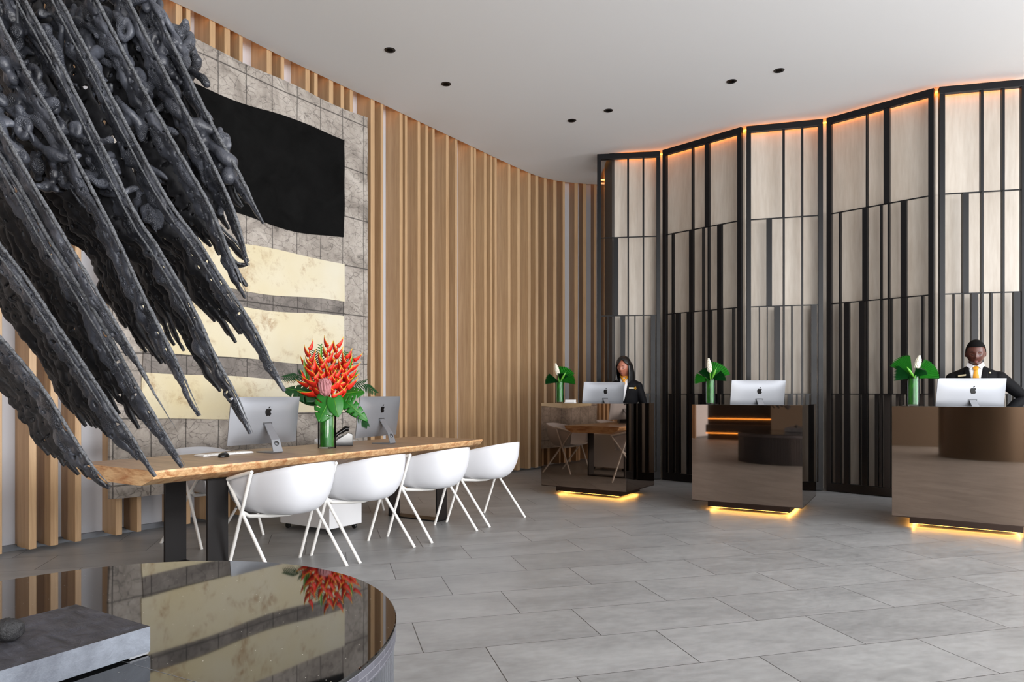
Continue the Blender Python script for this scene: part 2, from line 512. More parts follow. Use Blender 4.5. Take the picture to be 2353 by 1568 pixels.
# the front line of the curved slatted wall, left to right, in plan
FL = [(-7.5, -5.8), (-7.25, -3.9), (-6.95, -2.3), (-6.5, -1.0), (-5.95, 0.6), (-5.2, 2.35), (-4.3, 4.15), (-3.63, 5.20), (-3.28, 5.72), (-2.86, 6.30), (-2.60, 6.72), (-2.29, 7.22),
      (-1.76, 7.98), (-1.617, 8.17), (-1.167, 8.82), (-0.853, 9.27), (-0.55, 9.70), (-0.225, 10.17), (0.295, 10.87),
      (0.56, 11.12), (0.858, 11.29), (1.22, 11.40), (1.57, 11.44), (2.1, 11.45), (2.7, 11.45)]
def catmull(P, n=8):
    out = []
    for i in range(len(P) - 1):
        p0 = Vector(P[max(i - 1, 0)]); p1 = Vector(P[i]); p2 = Vector(P[i + 1]); p3 = Vector(P[min(i + 2, len(P) - 1)])
        for k in range(n):
            t_ = k / n
            out.append(0.5 * ((2 * p1) + (p2 - p0) * t_ + (2 * p0 - 5 * p1 + 4 * p2 - p3) * t_ ** 2 + (3 * p1 - p0 - 3 * p2 + p3) * t_ ** 3))
    out.append(Vector(P[-1])); return out
FC = catmull(FL, 8)
FS = [0.0]
for a, b in zip(FC, FC[1:]): FS.append(FS[-1] + (b - a).length)
def curve_at(s):
    s = max(0.0, min(FS[-1] - 1e-6, s))
    import bisect
    i = max(0, bisect.bisect_right(FS, s) - 1); i = min(i, len(FC) - 2)
    k = (s - FS[i]) / (FS[i + 1] - FS[i])
    p = FC[i].lerp(FC[i + 1], k)
    a = FC[max(i - 3, 0)]; b = FC[min(i + 4, len(FC) - 1)]
    d = (b - a).normalized()
    return p, d, Vector((d.y, -d.x))       # point, tangent, normal into the room
def s_of_u(u, off=0.0):
    """where the sight line through column u meets the wall line"""
    r = (u - CXP) / F; best = None
    for i in range(len(FC) - 1):
        a, b = FC[i], FC[i + 1]
        if off:
            d = (b - a).normalized(); n_ = Vector((d.y, -d.x)) * off; a = a + n_; b = b + n_
        if a.y < 0.3: continue
        fa = a.x - r * a.y; fb = b.x - r * b.y
        if fa * fb <= 0 and fa != fb:
            k = fa / (fa - fb); return FS[i] + k * (FS[i + 1] - FS[i])
    return None

# floor
mb = MB(); mb.box((0, 3.0, -0.05), (24, 22, 0.1))
tag(mb.build('floor', M['floor']), kind='structure')

# back wall line of the slatted wall, with a low metal track
DEP = 0.24
def wall_line(off, step=0.12, s0=0.0, s1=None):
    s1 = FS[-1] if s1 is None else s1; n = max(2, int((s1 - s0) / step)); out = []
    for i in range(n + 1):
        p_, d, nn = curve_at(s0 + (s1 - s0) * i / n); q = p_ + nn * off; out.append(q)
    return out
WL = wall_line(-DEP)
WO = wall_line(-DEP - 0.15)
def strip_wall(A, B, z0, z1):
    mb = MB()
    r0 = [Vector((p.x, p.y, z0)) for p in A]; r1 = [Vector((p.x, p.y, z1)) for p in A]
    r2 = [Vector((p.x, p.y, z1)) for p in B]; r3 = [Vector((p.x, p.y, z0)) for p in B]
    n = len(A); mb.add(r0 + r1 + r2 + r3, [])
    fs = []
    for i in range(n - 1):
        for a, b in ((0, 1), (1, 2), (2, 3), (3, 0)):
            fs.append((a * n + i, a * n + i + 1, b * n + i + 1, b * n + i))
    fs += [(0, n, 2 * n, 3 * n), (n - 1, 4 * n - 1, 3 * n - 1, 2 * n - 1)]
    mb.f += fs; mb.mi += [0] * len(fs)
    return mb
wl = strip_wall(WL, WO, 0.0, 4.98).build('wall_left', M['wall'], smooth=True, auto=0.6)
tag(wl, kind='structure')
tr = strip_wall(wall_line(-DEP + 0.035), wall_line(-DEP), 0.0, 0.045).build('baseboard_left', M['alu_dark'])
tag(tr, kind='structure')

# the wooden fins: measured front faces, left edge and right edge of each
FINS = [(-12, 5), (67, 84), (116, 134), (173, 187), (266, 281), (315, 325), (404, 419), (428, 438), (482, 495), (516, 529), (550, 558),
        (613, 625), (645, 653), (702, 712), (722, 730), (756, 766), (783, 791), (804, 811), (852, 861), (875, 881), (918.5, 925.5),
        (931, 936), (960, 966), (978, 984), (994, 999), (1025, 1031), (1046.5, 1051), (1082, 1087), (1089.5, 1094), (1113, 1118),
        (1127, 1131), (1137, 1141.6), (1167.5, 1173), (1189, 1195), (1213.6, 1219.5), (1230.5, 1237), (1250, 1256), (1271.6, 1279),
        (1293, 1298), (1320, 1328), (1340, 1347), (1365, 1370.5), (1387.6, 1395)]
def fin(s0, s1):
    a, d, n_ = curve_at(s0); b, d2, n2 = curve_at(s1); d = (b - a).normalized(); n_ = Vector((d.y, -d.x))
    W = (b - a).length; c = (a + b) / 2 - n_ * (DEP / 2)
    mb = MB(); mb.box((c.x, c.y, (0.03 + 4.93) / 2), (W, DEP, 4.90), (Vector((d.x, d.y, 0)), Vector((n_.x, n_.y, 0)), Vector((0, 0, 1))))
    return mb.build('wooden_fin', M['oak'], wl, bevel=0.003)
for u0, u1 in FINS:
    s0, s1 = s_of_u(u0), s_of_u(u1)
    if s0 is None or s1 is None: continue
    if s1 - s0 > 0.085: s1 = s0 + 0.07
    fin(s0, s1)
s_ = s_of_u(-12) - 0.33
for k in range(22):      # the fins that run on behind the photographer, seen in the mirrored desks
    fin(s_, s_ + 0.05); s_ -= 0.24 + 0.16 * (k % 3 == 1)

# ---------------------------------------------------------------- screens: five panels set in a zigzag
SP = [((1.19, 9.67), (2.045, 9.545)), ((2.08, 9.50), (2.885, 8.675)), ((2.935, 8.665), (3.785, 8.43)), ((3.83, 8.405), (4.625, 7.575)), ((4.66, 7.555), (5.47, 7.36))]
KS = 1.0194
SP = [((a * KS, b * KS), (c * KS, d * KS)) for (a, b), (c, d) in SP]
zk = lambda z: EYE + (z - EYE) * KS
SZ0, SZ1 = 0.007, zk(4.545)
ZIN, ZBOT = zk(4.47), zk(0.13)
def t_of_u(pn, u):
    (ax, ay), (bx, by) = SP[pn]; r = (u - CXP) / F
    return (r * ay - ax) / ((bx - ax) - r * (by - ay))
def ts(pn, L): return [(t_of_u(pn, a), t_of_u(pn, b)) for a, b in L]
rowsA = [ts(3, [(1991, 1995), (2032, 2045)]),
         ts(3, [(1929, 1933), (1983, 1995), (2024, 2027.6), (2041, 2045), (2071, 2084)]),
         ts(3, [(1929, 1933), (1941, 1952.6), (1975.6, 1987.5), (1991, 1994), (2024, 2028), (2041, 2044.5), (2047, 2051), (2071, 2085), (2118.4, 2123)]),
         ts(3, [(1921, 1933), (1941, 1952.6), (1975, 1978), (1982, 1995), (2011.6, 2019), (2022.6, 2027.8), (2032, 2047.7), (2060, 2068), (2071, 2076), (2084, 2088), (2112, 2123)])]
rowsB = [ts(4, [(2252, 2258), (2301, 2306.7)]),
         ts(4, [(2210, 2224.4), (2253, 2258), (2301.5, 2306.5)]),
         ts(4, [(2190, 2193), (2211, 2213.5), (2230.6, 2246), (2253, 2258), (2275, 2279), (2301.5, 2306.5), (2327.7, 2342)]),
         ts(4, [(2190, 2193), (2198, 2206), (2211, 2215), (2230.6, 2246), (2253, 2258), (2266, 2279), (2288, 2292), (2301.5, 2306.5), (2313, 2322), (2327.7, 2342)])]
RZ = [(zk(3.38), ZIN), (zk(2.29), zk(3.38)), (1.2, zk(2.29)), (ZBOT, 1.2)]
plab = ['narrow black metal screen panel at the far left end, beside the wooden fins',
        'wide black metal screen panel second from left, behind the middle desk vase',
        'narrow black metal screen panel in the middle of five, above the middle desk monitor',
        'wide black metal screen panel fourth from left, behind the vase of the right desk',
        'narrow black metal screen panel at the far right, behind the standing man']
for pn in range(5):
    a = Vector(SP[pn][0]); b = Vector(SP[pn][1]); L = (b - a).length; d = (b - a).normalized()
    if d.x < 0: d = -d
    th = math.atan2(d.y, d.x)
    t_ = thing('screen_panel', plab[pn], 'screen', (a.x, a.y, 0), th, 'zigzag screen panels behind the reception desks')
    st = 0.055
    mb = MB()
    mb.box((L / 2, 0, (SZ1 + ZIN) / 2), (L, 0.06, SZ1 - ZIN)); mb.box((L / 2, 0, (SZ0 + ZBOT) / 2), (L, 0.06, ZBOT - SZ0))
    mb.box((st / 2, 0, (SZ0 + SZ1) / 2), (st, 0.058, SZ1 - SZ0)); mb.box((L - st / 2, 0, (SZ0 + SZ1) / 2), (st, 0.058, SZ1 - SZ0))
    mb.build('outer_frame', M['frame'], t_, bevel=0.003)
    for z in (1.2, zk(2.29), zk(3.38)):
        mb = MB(); mb.box((L / 2, 0, z), (L - 2 * st, 0.02, 0.012)); mb.build('crossbar', M['frame'], t_)
    rows = rowsA if pn in (1, 3) else rowsB
    for ri, (z0, z1) in enumerate(RZ):
        for (p0, p1) in rows[ri]:
            x0, x1 = p0 * L, p1 * L; w_ = x1 - x0
            mb = MB(); mb.box(((x0 + x1) / 2, 0, (z0 + z1) / 2), (w_, 0.05, z1 - z0 - 0.006)); mb.build('upright_bar', M['frame'], t_)

# pale veneer wall that follows the zigzag behind the screens
BO = 0.20
pts = []
for (a, b) in SP:
    a, b = Vector(a), Vector(b); d = (b - a).normalized(); n_ = Vector((-d.y, d.x)); n_ = n_ if n_.y > 0 else -n_
    pts.append((a + n_ * BO, b + n_ * BO))
line = [Vector((1.483, pts[0][0].y - 0.035))]
for i in range(len(pts) - 1):
    (a, b), (c_, d_) = pts[i], pts[i + 1]; r1 = b - a; r2 = d_ - c_
    den = r1.x * r2.y - r1.y * r2.x; k = ((c_.x - a.x) * r2.y - (c_.y - a.y) * r2.x) / den
    line.append(a + r1 * k)
e = pts[-1]; line.append(e[1]); line.append(e[1] + Vector((4.2, -0.9)))
back = [p + Vector((0.02, 0.75)) for p in line]
strip_obj = strip_wall(line, back, 0.0, 4.98).build('wall_right', M['panel'])
tag(strip_obj, kind='structure')
mb = MB(); mb.box((1.463, line[0].y + 0.38, 2.4), (0.035, 0.80, 4.75)); tag(mb.build('trim_1', M['dark_wall']), kind='structure')

# ceiling: stops short of both walls so the coves glow
front = wall_line(0.012, 0.15)
cl = [p for p in front if p.x < 1.72]
zz = []
for (a, b) in SP:
    a, b = Vector(a), Vector(b); d = (b - a).normalized(); n_ = Vector((-d.y, d.x)); n_ = n_ if n_.y > 0 else -n_
    zz += [a + n_ * 0.10, b + n_ * 0.10]
# a clean zigzag from intersections
zl = [zz[0]]
for i in range(len(SP) - 1):
    a, b, c_, d_ = zz[2 * i], zz[2 * i + 1], zz[2 * i + 2], zz[2 * i + 3]; r1 = b - a; r2 = d_ - c_
    den = r1.x * r2.y - r1.y * r2.x; k = ((c_.x - a.x) * r2.y - (c_.y - a.y) * r2.x) / den; zl.append(a + r1 * k)
zl.append(zz[-1])
poly = [Vector((-7.45, -5.95))] + cl + [Vector((1.40, 11.40)), Vector((1.40, 9.72))] + zl[0:0] + [Vector((1.40, zl[0].y - 0.02))] + zl[1:] + [Vector((9.2, 6.7)), Vector((9.2, -5.9))]
poly = [p for i, p in enumerate(poly) if i == 0 or (p - poly[i - 1]).length > 1e-3]
bm = bmesh.new()
vv_ = [bm.verts.new((p.x, p.y, CZ)) for p in poly]
fc = bm.faces.new(vv_); fc.normal_update()
if fc.normal.z < 0: fc.normal_flip()
bmesh.ops.triangulate(bm, faces=[fc])
me = bpy.data.meshes.new('ceiling'); bm.to_mesh(me); bm.free(); me.materials.append(M['ceiling'])
ceil_ = bpy.data.objects.new('ceiling', me); C.objects.link(ceil_); tag(ceil_, kind='structure')
md = ceil_.modifiers.new('solid', 'SOLIDIFY'); md.thickness = 0.03; md.offset = 1.0
mb = MB(); mb.box((0, 3, 5.02), (24, 22, 0.08)); tag(mb.build('trim_2', M['ceiling']), kind='structure')
# light strips hidden in the coves
def ribbon(ptsl, z, w_, name, m_, parent):
    mb = MB()
    for a, b in zip(ptsl, ptsl[1:]):
        mb.bar((a.x, a.y, z), (b.x, b.y, z), w_, 0.012)
    return mb.build(name, m_, parent)
ribbon(wall_line(0.05, 0.6, 3.0, FS[-1] - 0.9), CZ + 0.06, 0.02, 'light_strip', M['led_cove'], ceil_)
ribbon([p + Vector((0, -0.035)) for p in [line[0] + Vector((0.06, 0))] + line[1:-1]], 4.63, 0.018, 'light_strip', M['led_orange'], ceil_)

# recessed downlights
dl = [('recessed ceiling downlight nearest the top of the photo, on the left side', 896, 115), ('recessed ceiling downlight second from left, above the black square of the wall hanging', 1025, 193),
      ('left one of the two small downlights in the middle of the ceiling', 1314, 277), ('right one of the two small downlights in the middle of the ceiling', 1398, 254),
      ('left one of the two downlights above the middle screen panels', 1681, 187), ('right one of the two downlights above the middle screen panels', 1790, 162)]
mb = MB(); mb.lathe((0, 0, 0), [(0.034, 0.0), (0.052, -0.004), (0.056, 0.0), (0.056, 0.004)], 28)
mb2 = MB(); mb2.lathe((0, 0, 0), [(0.0, 0.02), (0.02, 0.012), (0.036, 0.0)], 24)
d0 = None
M['dl'] = mat('dark_lamp', rgb(30, 30, 32), 0.4, 0.5)
for lab, u, v in dl:
    Y = F * (CZ - EYE) / (HOR - v); p = at(u, v, Y)
    t_ = thing('ceiling_downlight', lab, 'downlight', (p.x, p.y, CZ - 0.001), 0, 'recessed ceiling downlights')
    if d0 is None:
        d0 = (mb.build('trim_ring', M['dl'], t_, smooth=True, auto=0.6), mb2.build('lamp_lens', M['frame'], t_, smooth=True))
    else:
        for q in d0:
            c_ = q.copy(); C.objects.link(c_); c_.parent = t_

# the rest of the room, seen only in the mirrored desks: far wall with windows, side wall, column, lit bench niche
mb = MB()
mb.box((-8.2, -6.0, 2.5), (2.8, 0.15, 5.0)); mb.box((8.2, -6.0, 2.5), (2.0, 0.15, 5.0)); mb.box((0, -6.0, 0.15), (15, 0.15, 0.3)); mb.box((0, -6.0, 4.75), (15, 0.15, 0.5))
tag(mb.build('wall_back', M['beige_wall']), kind='structure')
mb = MB()
mb.box((9.2, -5.0, 2.5), (0.15, 2.0, 5.0)); mb.box((9.2, 5.9, 2.5), (0.15, 1.9, 5.0)); mb.box((9.2, 0.5, 0.15), (0.15, 10, 0.3)); mb.box((9.2, 0.5, 4.75), (0.15, 10, 0.5))
tag(mb.build('wall_side', M['beige_wall']), kind='structure')
mb = MB(); mb.lathe((-0.55, -1.75, 0), [(0.92, 0.0), (0.92, CZ - 0.01)], 64)
mb.build('round_column', M['bronze'], smooth=True, auto=0.6)
tag(C.objects['round_column'], 'round bronze clad column behind the photographer, mirrored in the right desk front', 'column')
n0 = Vector((-6.25, -1.0)); n1_ = Vector((-4.95, -1.95)); d = (n1_ - n0).normalized(); nn = Vector((-d.y, d.x)); nn = nn if nn.y > 0 else -nn
t_ = thing('bench_niche', 'dark bench with two glowing orange light lines, mirrored in the middle desk front', 'bench', ((n0.x + n1_.x) / 2, (n0.y + n1_.y) / 2, 0), math.atan2(d.y, d.x))
L = (n1_ - n0).length
mb = MB(); mb.box((0, -0.35, 1.6), (L, 0.08, 3.2)); mb.build('back_panel', M['dark_wall'], t_)
mb = MB(); mb.box((0, -0.15, 0.30), (L, 0.3, 0.20)); mb.build('bench_seat', M['dark_wall'], t_)
mb = MB(); mb.box((0, -0.02, 0.18), (L, 0.04, 0.012)); mb.build('light_strip', M['led_cove'], t_)
mb = MB(); mb.box((0, -0.30, 0.55), (L, 0.015, 0.012)); mb.build('light_strip', M['led_cove'], t_)
p0, p1 = Vector((-4.9, -1.9)), Vector((-2.2, -3.7)); d = (p1 - p0).normalized()
mb = MB(); c_ = (p0 + p1) / 2; mb.box((c_.x, c_.y, 2.3), ((p1 - p0).length, 0.12, 4.6), (Vector((d.x, d.y, 0)), Vector((-d.y, d.x, 0)), Vector((0, 0, 1))))
tag(mb.build('wall_partition', M['beige_wall']), kind='structure')
# ================================================================ WALL HANGING
def hang_pt(s, z, off):
    p_, d, n_ = curve_at(s); q = p_ + n_ * off
    return Vector((q.x, q.y, z))
sL, sR = s_of_u(250, 0.03), s_of_u(843, 0.03)
art = thing('wall_hanging', 'huge patchwork bark cloth hanging with black, cream and grey bands on the slatted wall', 'wall hanging', (hang_pt((sL + sR) / 2, 0, 0.03).x, hang_pt((sL + sR) / 2, 0, 0.03).y, 0.33))
def cloth_sheet(name, m_, s0, s1, zb, zt, off, th, wob=0.02, edge=0.012, seed=0, us=1.0):
    """a sheet that follows the wall line; zb/zt are functions of s"""
    nx = max(8, int((s1 - s0) / 0.06)); nz = max(6, int((zt((s0 + s1) / 2) - zb((s0 + s1) / 2)) / 0.08))
    mb = MB(); uv = []; F_ = []; V_ = []
    for lay, o in ((0, off), (1, off - th)):
        for i in range(nx + 1):
            for k in range(nz + 1):
                a = i / nx; b = k / nz
                s_ = s0 + (s1 - s0) * a
                zlo, zhi = zb(s_), zt(s_)
                z = zlo + (zhi - zlo) * b
                e_s = noise.noise(Vector((seed, z * 2.2, 3.1))) * edge * (1 if a in (0, 1) else 0)
                bump = noise.noise(Vector((s_ * 2.5, z * 2.5, seed))) * wob * (0 if lay else 1)
                V_.append(hang_pt(s_ + e_s, z, o + bump)); uv.append((s_ * us, z * us))
    n1_ = (nx + 1) * (nz + 1); idx = lambda l, i, k: l * n1_ + i * (nz + 1) + k
    for i in range(nx):
        for k in range(nz):
            F_.append((idx(0, i, k), idx(0, i + 1, k), idx(0, i + 1, k + 1), idx(0, i, k + 1)))
            F_.append((idx(1, i, k), idx(1, i, k + 1), idx(1, i + 1, k + 1), idx(1, i + 1, k)))
    for i in range(nx):
        F_.append((idx(0, i, 0), idx(1, i, 0), idx(1, i + 1, 0), idx(0, i + 1, 0)))
        F_.append((idx(0, i, nz), idx(0, i + 1, nz), idx(1, i + 1, nz), idx(1, i, nz)))
    for k in range(nz):
        F_.append((idx(0, 0, k), idx(0, 0, k + 1), idx(1, 0, k + 1), idx(1, 0, k)))
        F_.append((idx(0, nx, k), idx(1, nx, k), idx(1, nx, k + 1), idx(0, nx, k + 1)))
    mb.add(V_, F_); mb.uv = uv
    return mb.build(name, m_, art, smooth=True, world=True, auto=0.8)
def wav(z, a, ph, f1=2.1):
    return lambda s_: z + a * math.sin(s_ * f1 + ph) + 0.5 * a * math.sin(s_ * 4.7 + ph * 2)
ztop = lambda s_: 4.40 + 0.012 * math.sin(s_ * 5)
cloth_sheet('bark_border', M['bark'], sL, sR, wav(0.33, 0.012, 1), ztop, 0.045, 0.035, 0.012)
si = s_of_u(790, 0.05); sj = s_of_u(326, 0.05)
cloth_sheet('black_field', M['cloth_black'], s_of_u(408, 0.05), si, wav(2.93, 0.03, 0.4), wav(4.02, 0.03, 2.2), 0.062, 0.02, 0.008, 0.02, 5)
creams = [(wav(2.215, 0.02, 1.3), wav(2.64, 0.02, 2.9)), (wav(1.545, 0.02, 0.2), wav(2.055, 0.018, 1.1)), (wav(0.99, 0.02, 2.0), wav(1.37, 0.02, 0.5))]
for k, (a, b) in enumerate(creams):
    cloth_sheet('cream_band', M['cloth_cream'], sj, si, a, b, 0.062, 0.02, 0.008, 0.02, 11 + k * 3)
for k, (a, b) in enumerate([(wav(2.055, 0.018, 1.1), wav(2.215, 0.02, 1.3)), (wav(1.37, 0.02, 0.5), wav(1.545, 0.02, 0.2))]):
    cloth_sheet('dark_band', M['bark_dark'], sj, si, a, b, 0.054, 0.012, 0.006, 0.02, 30 + k)

# ================================================================ TABLE
N0 = Vector((-2.09, 4.04, 0)); TAX = Vector((0.5357, 0.8444, 0)).normalized(); TBX = Vector((-TAX.y, TAX.x, 0)); UP = Vector((0, 0, 1))
TL_, TWD, TZ = 3.36, 0.88, 0.75
def T(a, b, z=0.0):
    return N0 + TAX * a + TBX * b + UP * z
trz = math.atan2(TAX.y, TAX.x)
cen = T(TL_ / 2, TWD / 2)
table = thing('slab_table', 'long live edge wooden slab table in front of the patchwork wall hanging', 'table', cen, trz)
def table_local(a, b, z): return Vector((a - TL_ / 2, b - TWD / 2, z))
nseg = 70; rings = []
for i in range(nseg + 1):
    a = TL_ * i / nseg
    w1 = 0.018 * noise.noise(Vector((a * 1.5, 0.3, 0))) + 0.006 * noise.noise(Vector((a * 7, 0.7, 0)))
    w2 = 0.03 * noise.noise(Vector((a * 1.3, 5.3, 0)))
    und = 0.10 + 0.07 * (0.5 + 0.5 * noise.noise(Vector((a * 1.1, 9.3, 0))))
    th = 0.098 + 0.012 * noise.noise(Vector((a * 2.0, 2.2, 0)))
    e0 = 0.0
    mid = 0.02 + 0.012 * noise.noise(Vector((a * 4, 4.4, 0)))
    sk = 0.05 * (1 if i == 0 else 0)
    rings.append([table_local(a, w1, TZ), table_local(a, w1 - 0.002, TZ - 0.012), table_local(a, w1 + mid, TZ - 0.05), table_local(a, w1 + und, TZ - th),
                  table_local(a, TWD + w2 - und, TZ - th), table_local(a, TWD + w2 - 0.02, TZ - 0.05), table_local(a, TWD + w2, TZ - 0.01), table_local(a, TWD + w2, TZ)])
mb = MB()
vs = [p for r in rings for p in r]; mb.add(vs, []); n = 8
for i in range(nseg):
    for j in range(n):
        k = (j + 1) % n
        mb.f.append((i * n + j, i * n + k, (i + 1) * n + k, (i + 1) * n + j)); mb.mi.append(0 if j == 7 else 1)
mb.f += [tuple(range(n)), tuple((nseg) * n + j for j in range(n))]; mb.mi += [1, 1]
mb.build('tabletop', [M['table_top'], M['table_edge']], table, smooth=True, auto=0.5)
def trestle(na0, na1, fa0, fa1, b0, b1):
    zt = TZ - 0.10; bz = 0.012
    def q(a, b, z): return table_local(a, b, z)
    mb = MB()
    def slab(p):   # 4 bottom pts, 4 top pts
        mb.add(p, [(0, 1, 2, 3), (7, 6, 5, 4), (0, 4, 5, 1), (1, 5, 6, 2), (2, 6, 7, 3), (3, 7, 4, 0)])
    t_ = 0.02
    slab([q(na0, b0, 0), q(na1, b0, 0), q(na1, b0 + t_, 0), q(na0, b0 + t_, 0), q(na0, b0, zt), q(na1, b0, zt), q(na1, b0 + t_, zt), q(na0, b0 + t_, zt)])
    slab([q(fa0, b1 - t_, 0), q(fa1, b1 - t_, 0), q(fa1, b1, 0), q(fa0, b1, 0), q(fa0, b1 - t_, zt), q(fa1, b1 - t_, zt), q(fa1, b1, zt), q(fa0, b1, zt)])
    slab([q(na0, b0, 0), q(na1, b0, 0), q(fa1, b1, 0), q(fa0, b1, 0), q(na0, b0, bz), q(na1, b0, bz), q(fa1, b1, bz), q(fa0, b1, bz)])
    slab([q(na0, b0, zt - bz), q(na1, b0, zt - bz), q(fa1, b1, zt - bz), q(fa0, b1, zt - bz), q(na0, b0, zt), q(na1, b0, zt), q(fa1, b1, zt), q(fa0, b1, zt)])
    mb.build('leg', M['leg_steel'], table, bevel=0.002)
trestle(0.42, 0.57, 0.50, 0.66, 0.11, 0.74)
trestle(2.80, 2.95, 2.80, 2.95, 0.13, 0.74)

# ================================================================ CHAIRS
def make_chair(label, group):
    """local frame: sitter faces +Y, X to the sitter's right"""
    t_ = thing('tub_chair', label, 'chair', (0, 0, 0), 0, group)
    # tub shell: bottom pan up to a rim that drops towards the arm fronts
    def rim(ph):            # ph 0 = right arm front ... pi = left arm front, going round the back
        x = 0.29 * math.cos(ph); s = math.sin(ph)
        x = 0.29 * (1 if x > 0 else -1) * abs(math.cos(ph)) ** 0.62
        y = 0.24 - 0.54 * s ** 0.85
        z = 0.625 + 0.125 * s ** 0.8
        return Vector((x, y, z))
    NR, NH = 44, 14; outer = []
    for h in range(NH + 1):
        k = h / NH; ring = []
        for i in range(NR + 1):
            ph = PI * i / NR
            r = rim(ph)
            # profile: from pan edge at the bottom out to the rim
            g = math.sin(min(1, k * 1.02) * PI / 2) ** 0.55
            base = Vector((r.x * 0.0, 0.02, 0.0))
            x = r.x * (0.30 + 0.70 * g); y = 0.02 + (r.y - 0.02) * (0.30 + 0.70 * g)
            z = 0.405 + (r.z - 0.405) * (k ** 1.55)
            ring.append(Vector((x, y, z)))
        outer.append(ring)
    mb = MB()
    n = NR + 1
    mb.add([p for r in outer for p in r], [])
    for h in range(NH):
        for i in range(NR):
            mb.f.append((h * n + i, h * n + i + 1, (h + 1) * n + i + 1, (h + 1) * n + i)); mb.mi.append(0)
    # pan: joins the two ends of each ring across the front opening, and fills the bottom
    c0 = len(mb.v)
    ncap = 6
    for h in range(0, 1):
        pass
    bot = outer[0]
    # bottom pan as grid between left and right halves
    half = NR // 2
    for i in range(half):
        a0, a1 = i, i + 1; b0, b1 = NR - i, NR - i - 1
        if a1 == b1: mb.f.append((a0, a1, b0)); mb.mi.append(0)
        else: mb.f.append((a0, a1, b1, b0)); mb.mi.append(0)
    # front lip of the seat
    fr = [Vector((x, 0.245 - 0.00 * abs(x), 0.432 + 0.25 * max(0, abs(x) - 0.16) ** 1.2)) for x in [0.235 - 0.47 * i / 10 for i in range(11)]]
    o = mb.add(fr, [])
    ends_r = [h * n for h in range(NH + 1)]; ends_l = [h * n + NR for h in range(NH + 1)]
    mb.f.append((ends_r[0], ends_l[0]) + tuple(o + i for i in range(10, -1, -1))); mb.mi.append(0)
    kk = 5
    mb.f.append(tuple(ends_r[:kk + 1][::-1]) + (o,)); mb.mi.append(0)
    mb.f.append(tuple(ends_l[:kk + 1]) + (o + 10,)); mb.mi.append(0)
    sh = mb.build('shell', M['white_plastic'], t_, smooth=True, solid=0.014)
    # crossed legs
    r = 0.0115
    for s in (-1, 1):
        x = s * 0.292; xf = s * 0.30
        mb = MB(); mb.tube([(x + s * 0.012, -0.01, 0.69), (x + s * 0.012, 0.24, 0.0)], r, 10); mb.build('leg', M['white_metal'], t_, smooth=True, auto=0.8)
        mb = MB(); mb.tube([(x + s * 0.0, 0.25, 0.625), (xf, -0.25, 0.0)], r, 10); mb.build('leg', M['white_metal'], t_, smooth=True, auto=0.8)
        mb = MB(); mb.tube([(x + s * 0.006, 0.262, 0.632), (x + s * 0.012, 0.1, 0.672), (x + s * 0.012, -0.02, 0.70)], 0.012, 10); mb.build('arm_rail', M['white_metal'], t_, smooth=True, auto=0.8)
    mb = MB()
    crv = [(-0.292, 0.10, 0.432), (-0.25, 0.08, 0.40), (-0.12, 0.03, 0.388), (0, 0.0, 0.384), (0.12, 0.03, 0.388), (0.25, 0.08, 0.40), (0.292, 0.10, 0.432)]
    mb.tube([Vector(p) for p in crv], 0.013, 8, squash=((0, 1, 0), 1.7)); mb.build('seat_frame', M['white_metal'], t_, smooth=True, auto=0.8)
    return t_
chair0 = None
def place_chair(x, y, rz, label, group):
    global chair0
    if chair0 is None:
        chair0 = make_chair(label, group); o = chair0
    else:
        index_kids(); o = copy_tree(chair0); o['label'] = label; o['group'] = group
    o.location = (x, y, 0); o.rotation_euler = (0, 0, rz); return o
FACE = math.atan2(TBX.y, TBX.x) - PI / 2
g1 = 'white tub chairs along the near side of the table'
for (x, y, dr, lab) in [(-1.52, 4.70, 0, 'white tub chair nearest the camera, at the left end of the near row'),
                        (-1.13, 5.28, 0.02, 'second white tub chair from the left in the near row, in front of the vase'),
                        (-0.68, 5.95, -0.03, 'third white tub chair from the left in the near row, under the right monitor'),
                        (-0.245, 6.61, -0.01, 'white tub chair at the right end of the near row, nearest the mirrored desks')]:
    place_chair(x, y, FACE + dr, lab, g1)
g2 = 'white tub chairs on the far side of the table'
for (a, b, dr, lab) in [(1.22, 1.22, 0.08, 'white tub chair on the far side of the table behind the left monitor'),
                        (2.72, 1.25, -0.05, 'white tub chair on the far side of the table behind the vase')]:
    p = T(a, b); place_chair(p.x, p.y, FACE + PI + dr, lab, g2)

# white drawer cabinet under the table
c_ = Vector((-1.546, 5.86, 0)) + TAX * 0.19 + TBX * 0.31
t_ = thing('drawer_cabinet', 'small white drawer cabinet on castors under the slab table', 'cabinet', c_, trz)
mb = MB(); mb.box((0, 0, 0.31), (0.38, 0.62, 0.52)); mb.build('body', M['white_drawer'], t_, bevel=0.004)
for k, z in enumerate((0.13, 0.30, 0.47)):
    mb = MB(); mb.box((0, 0.315, z), (0.37, 0.016, 0.155)); d_ = mb.build('drawer', M['white_drawer'], t_, bevel=0.002)
    mb = MB(); mb.box((0, 0.328, z + 0.05), (0.12, 0.01, 0.012)); mb.build('handle', M['alu'], d_)
for sx in (-1, 1):
    for sy in (-1, 1):
        mb = MB(); mb.lathe((sx * 0.15, sy * 0.26, 0.025), [(0.0, -0.012), (0.022, -0.012), (0.025, 0), (0.022, 0.012), (0.0, 0.012)], 16, (Vector((0, 1, 0)), Vector((0, 0, 1)), Vector((1, 0, 0))))
        mb.box((sx * 0.15, sy * 0.26, 0.042), (0.03, 0.03, 0.02)); mb.build('castor', M['black_rubber'], t_)

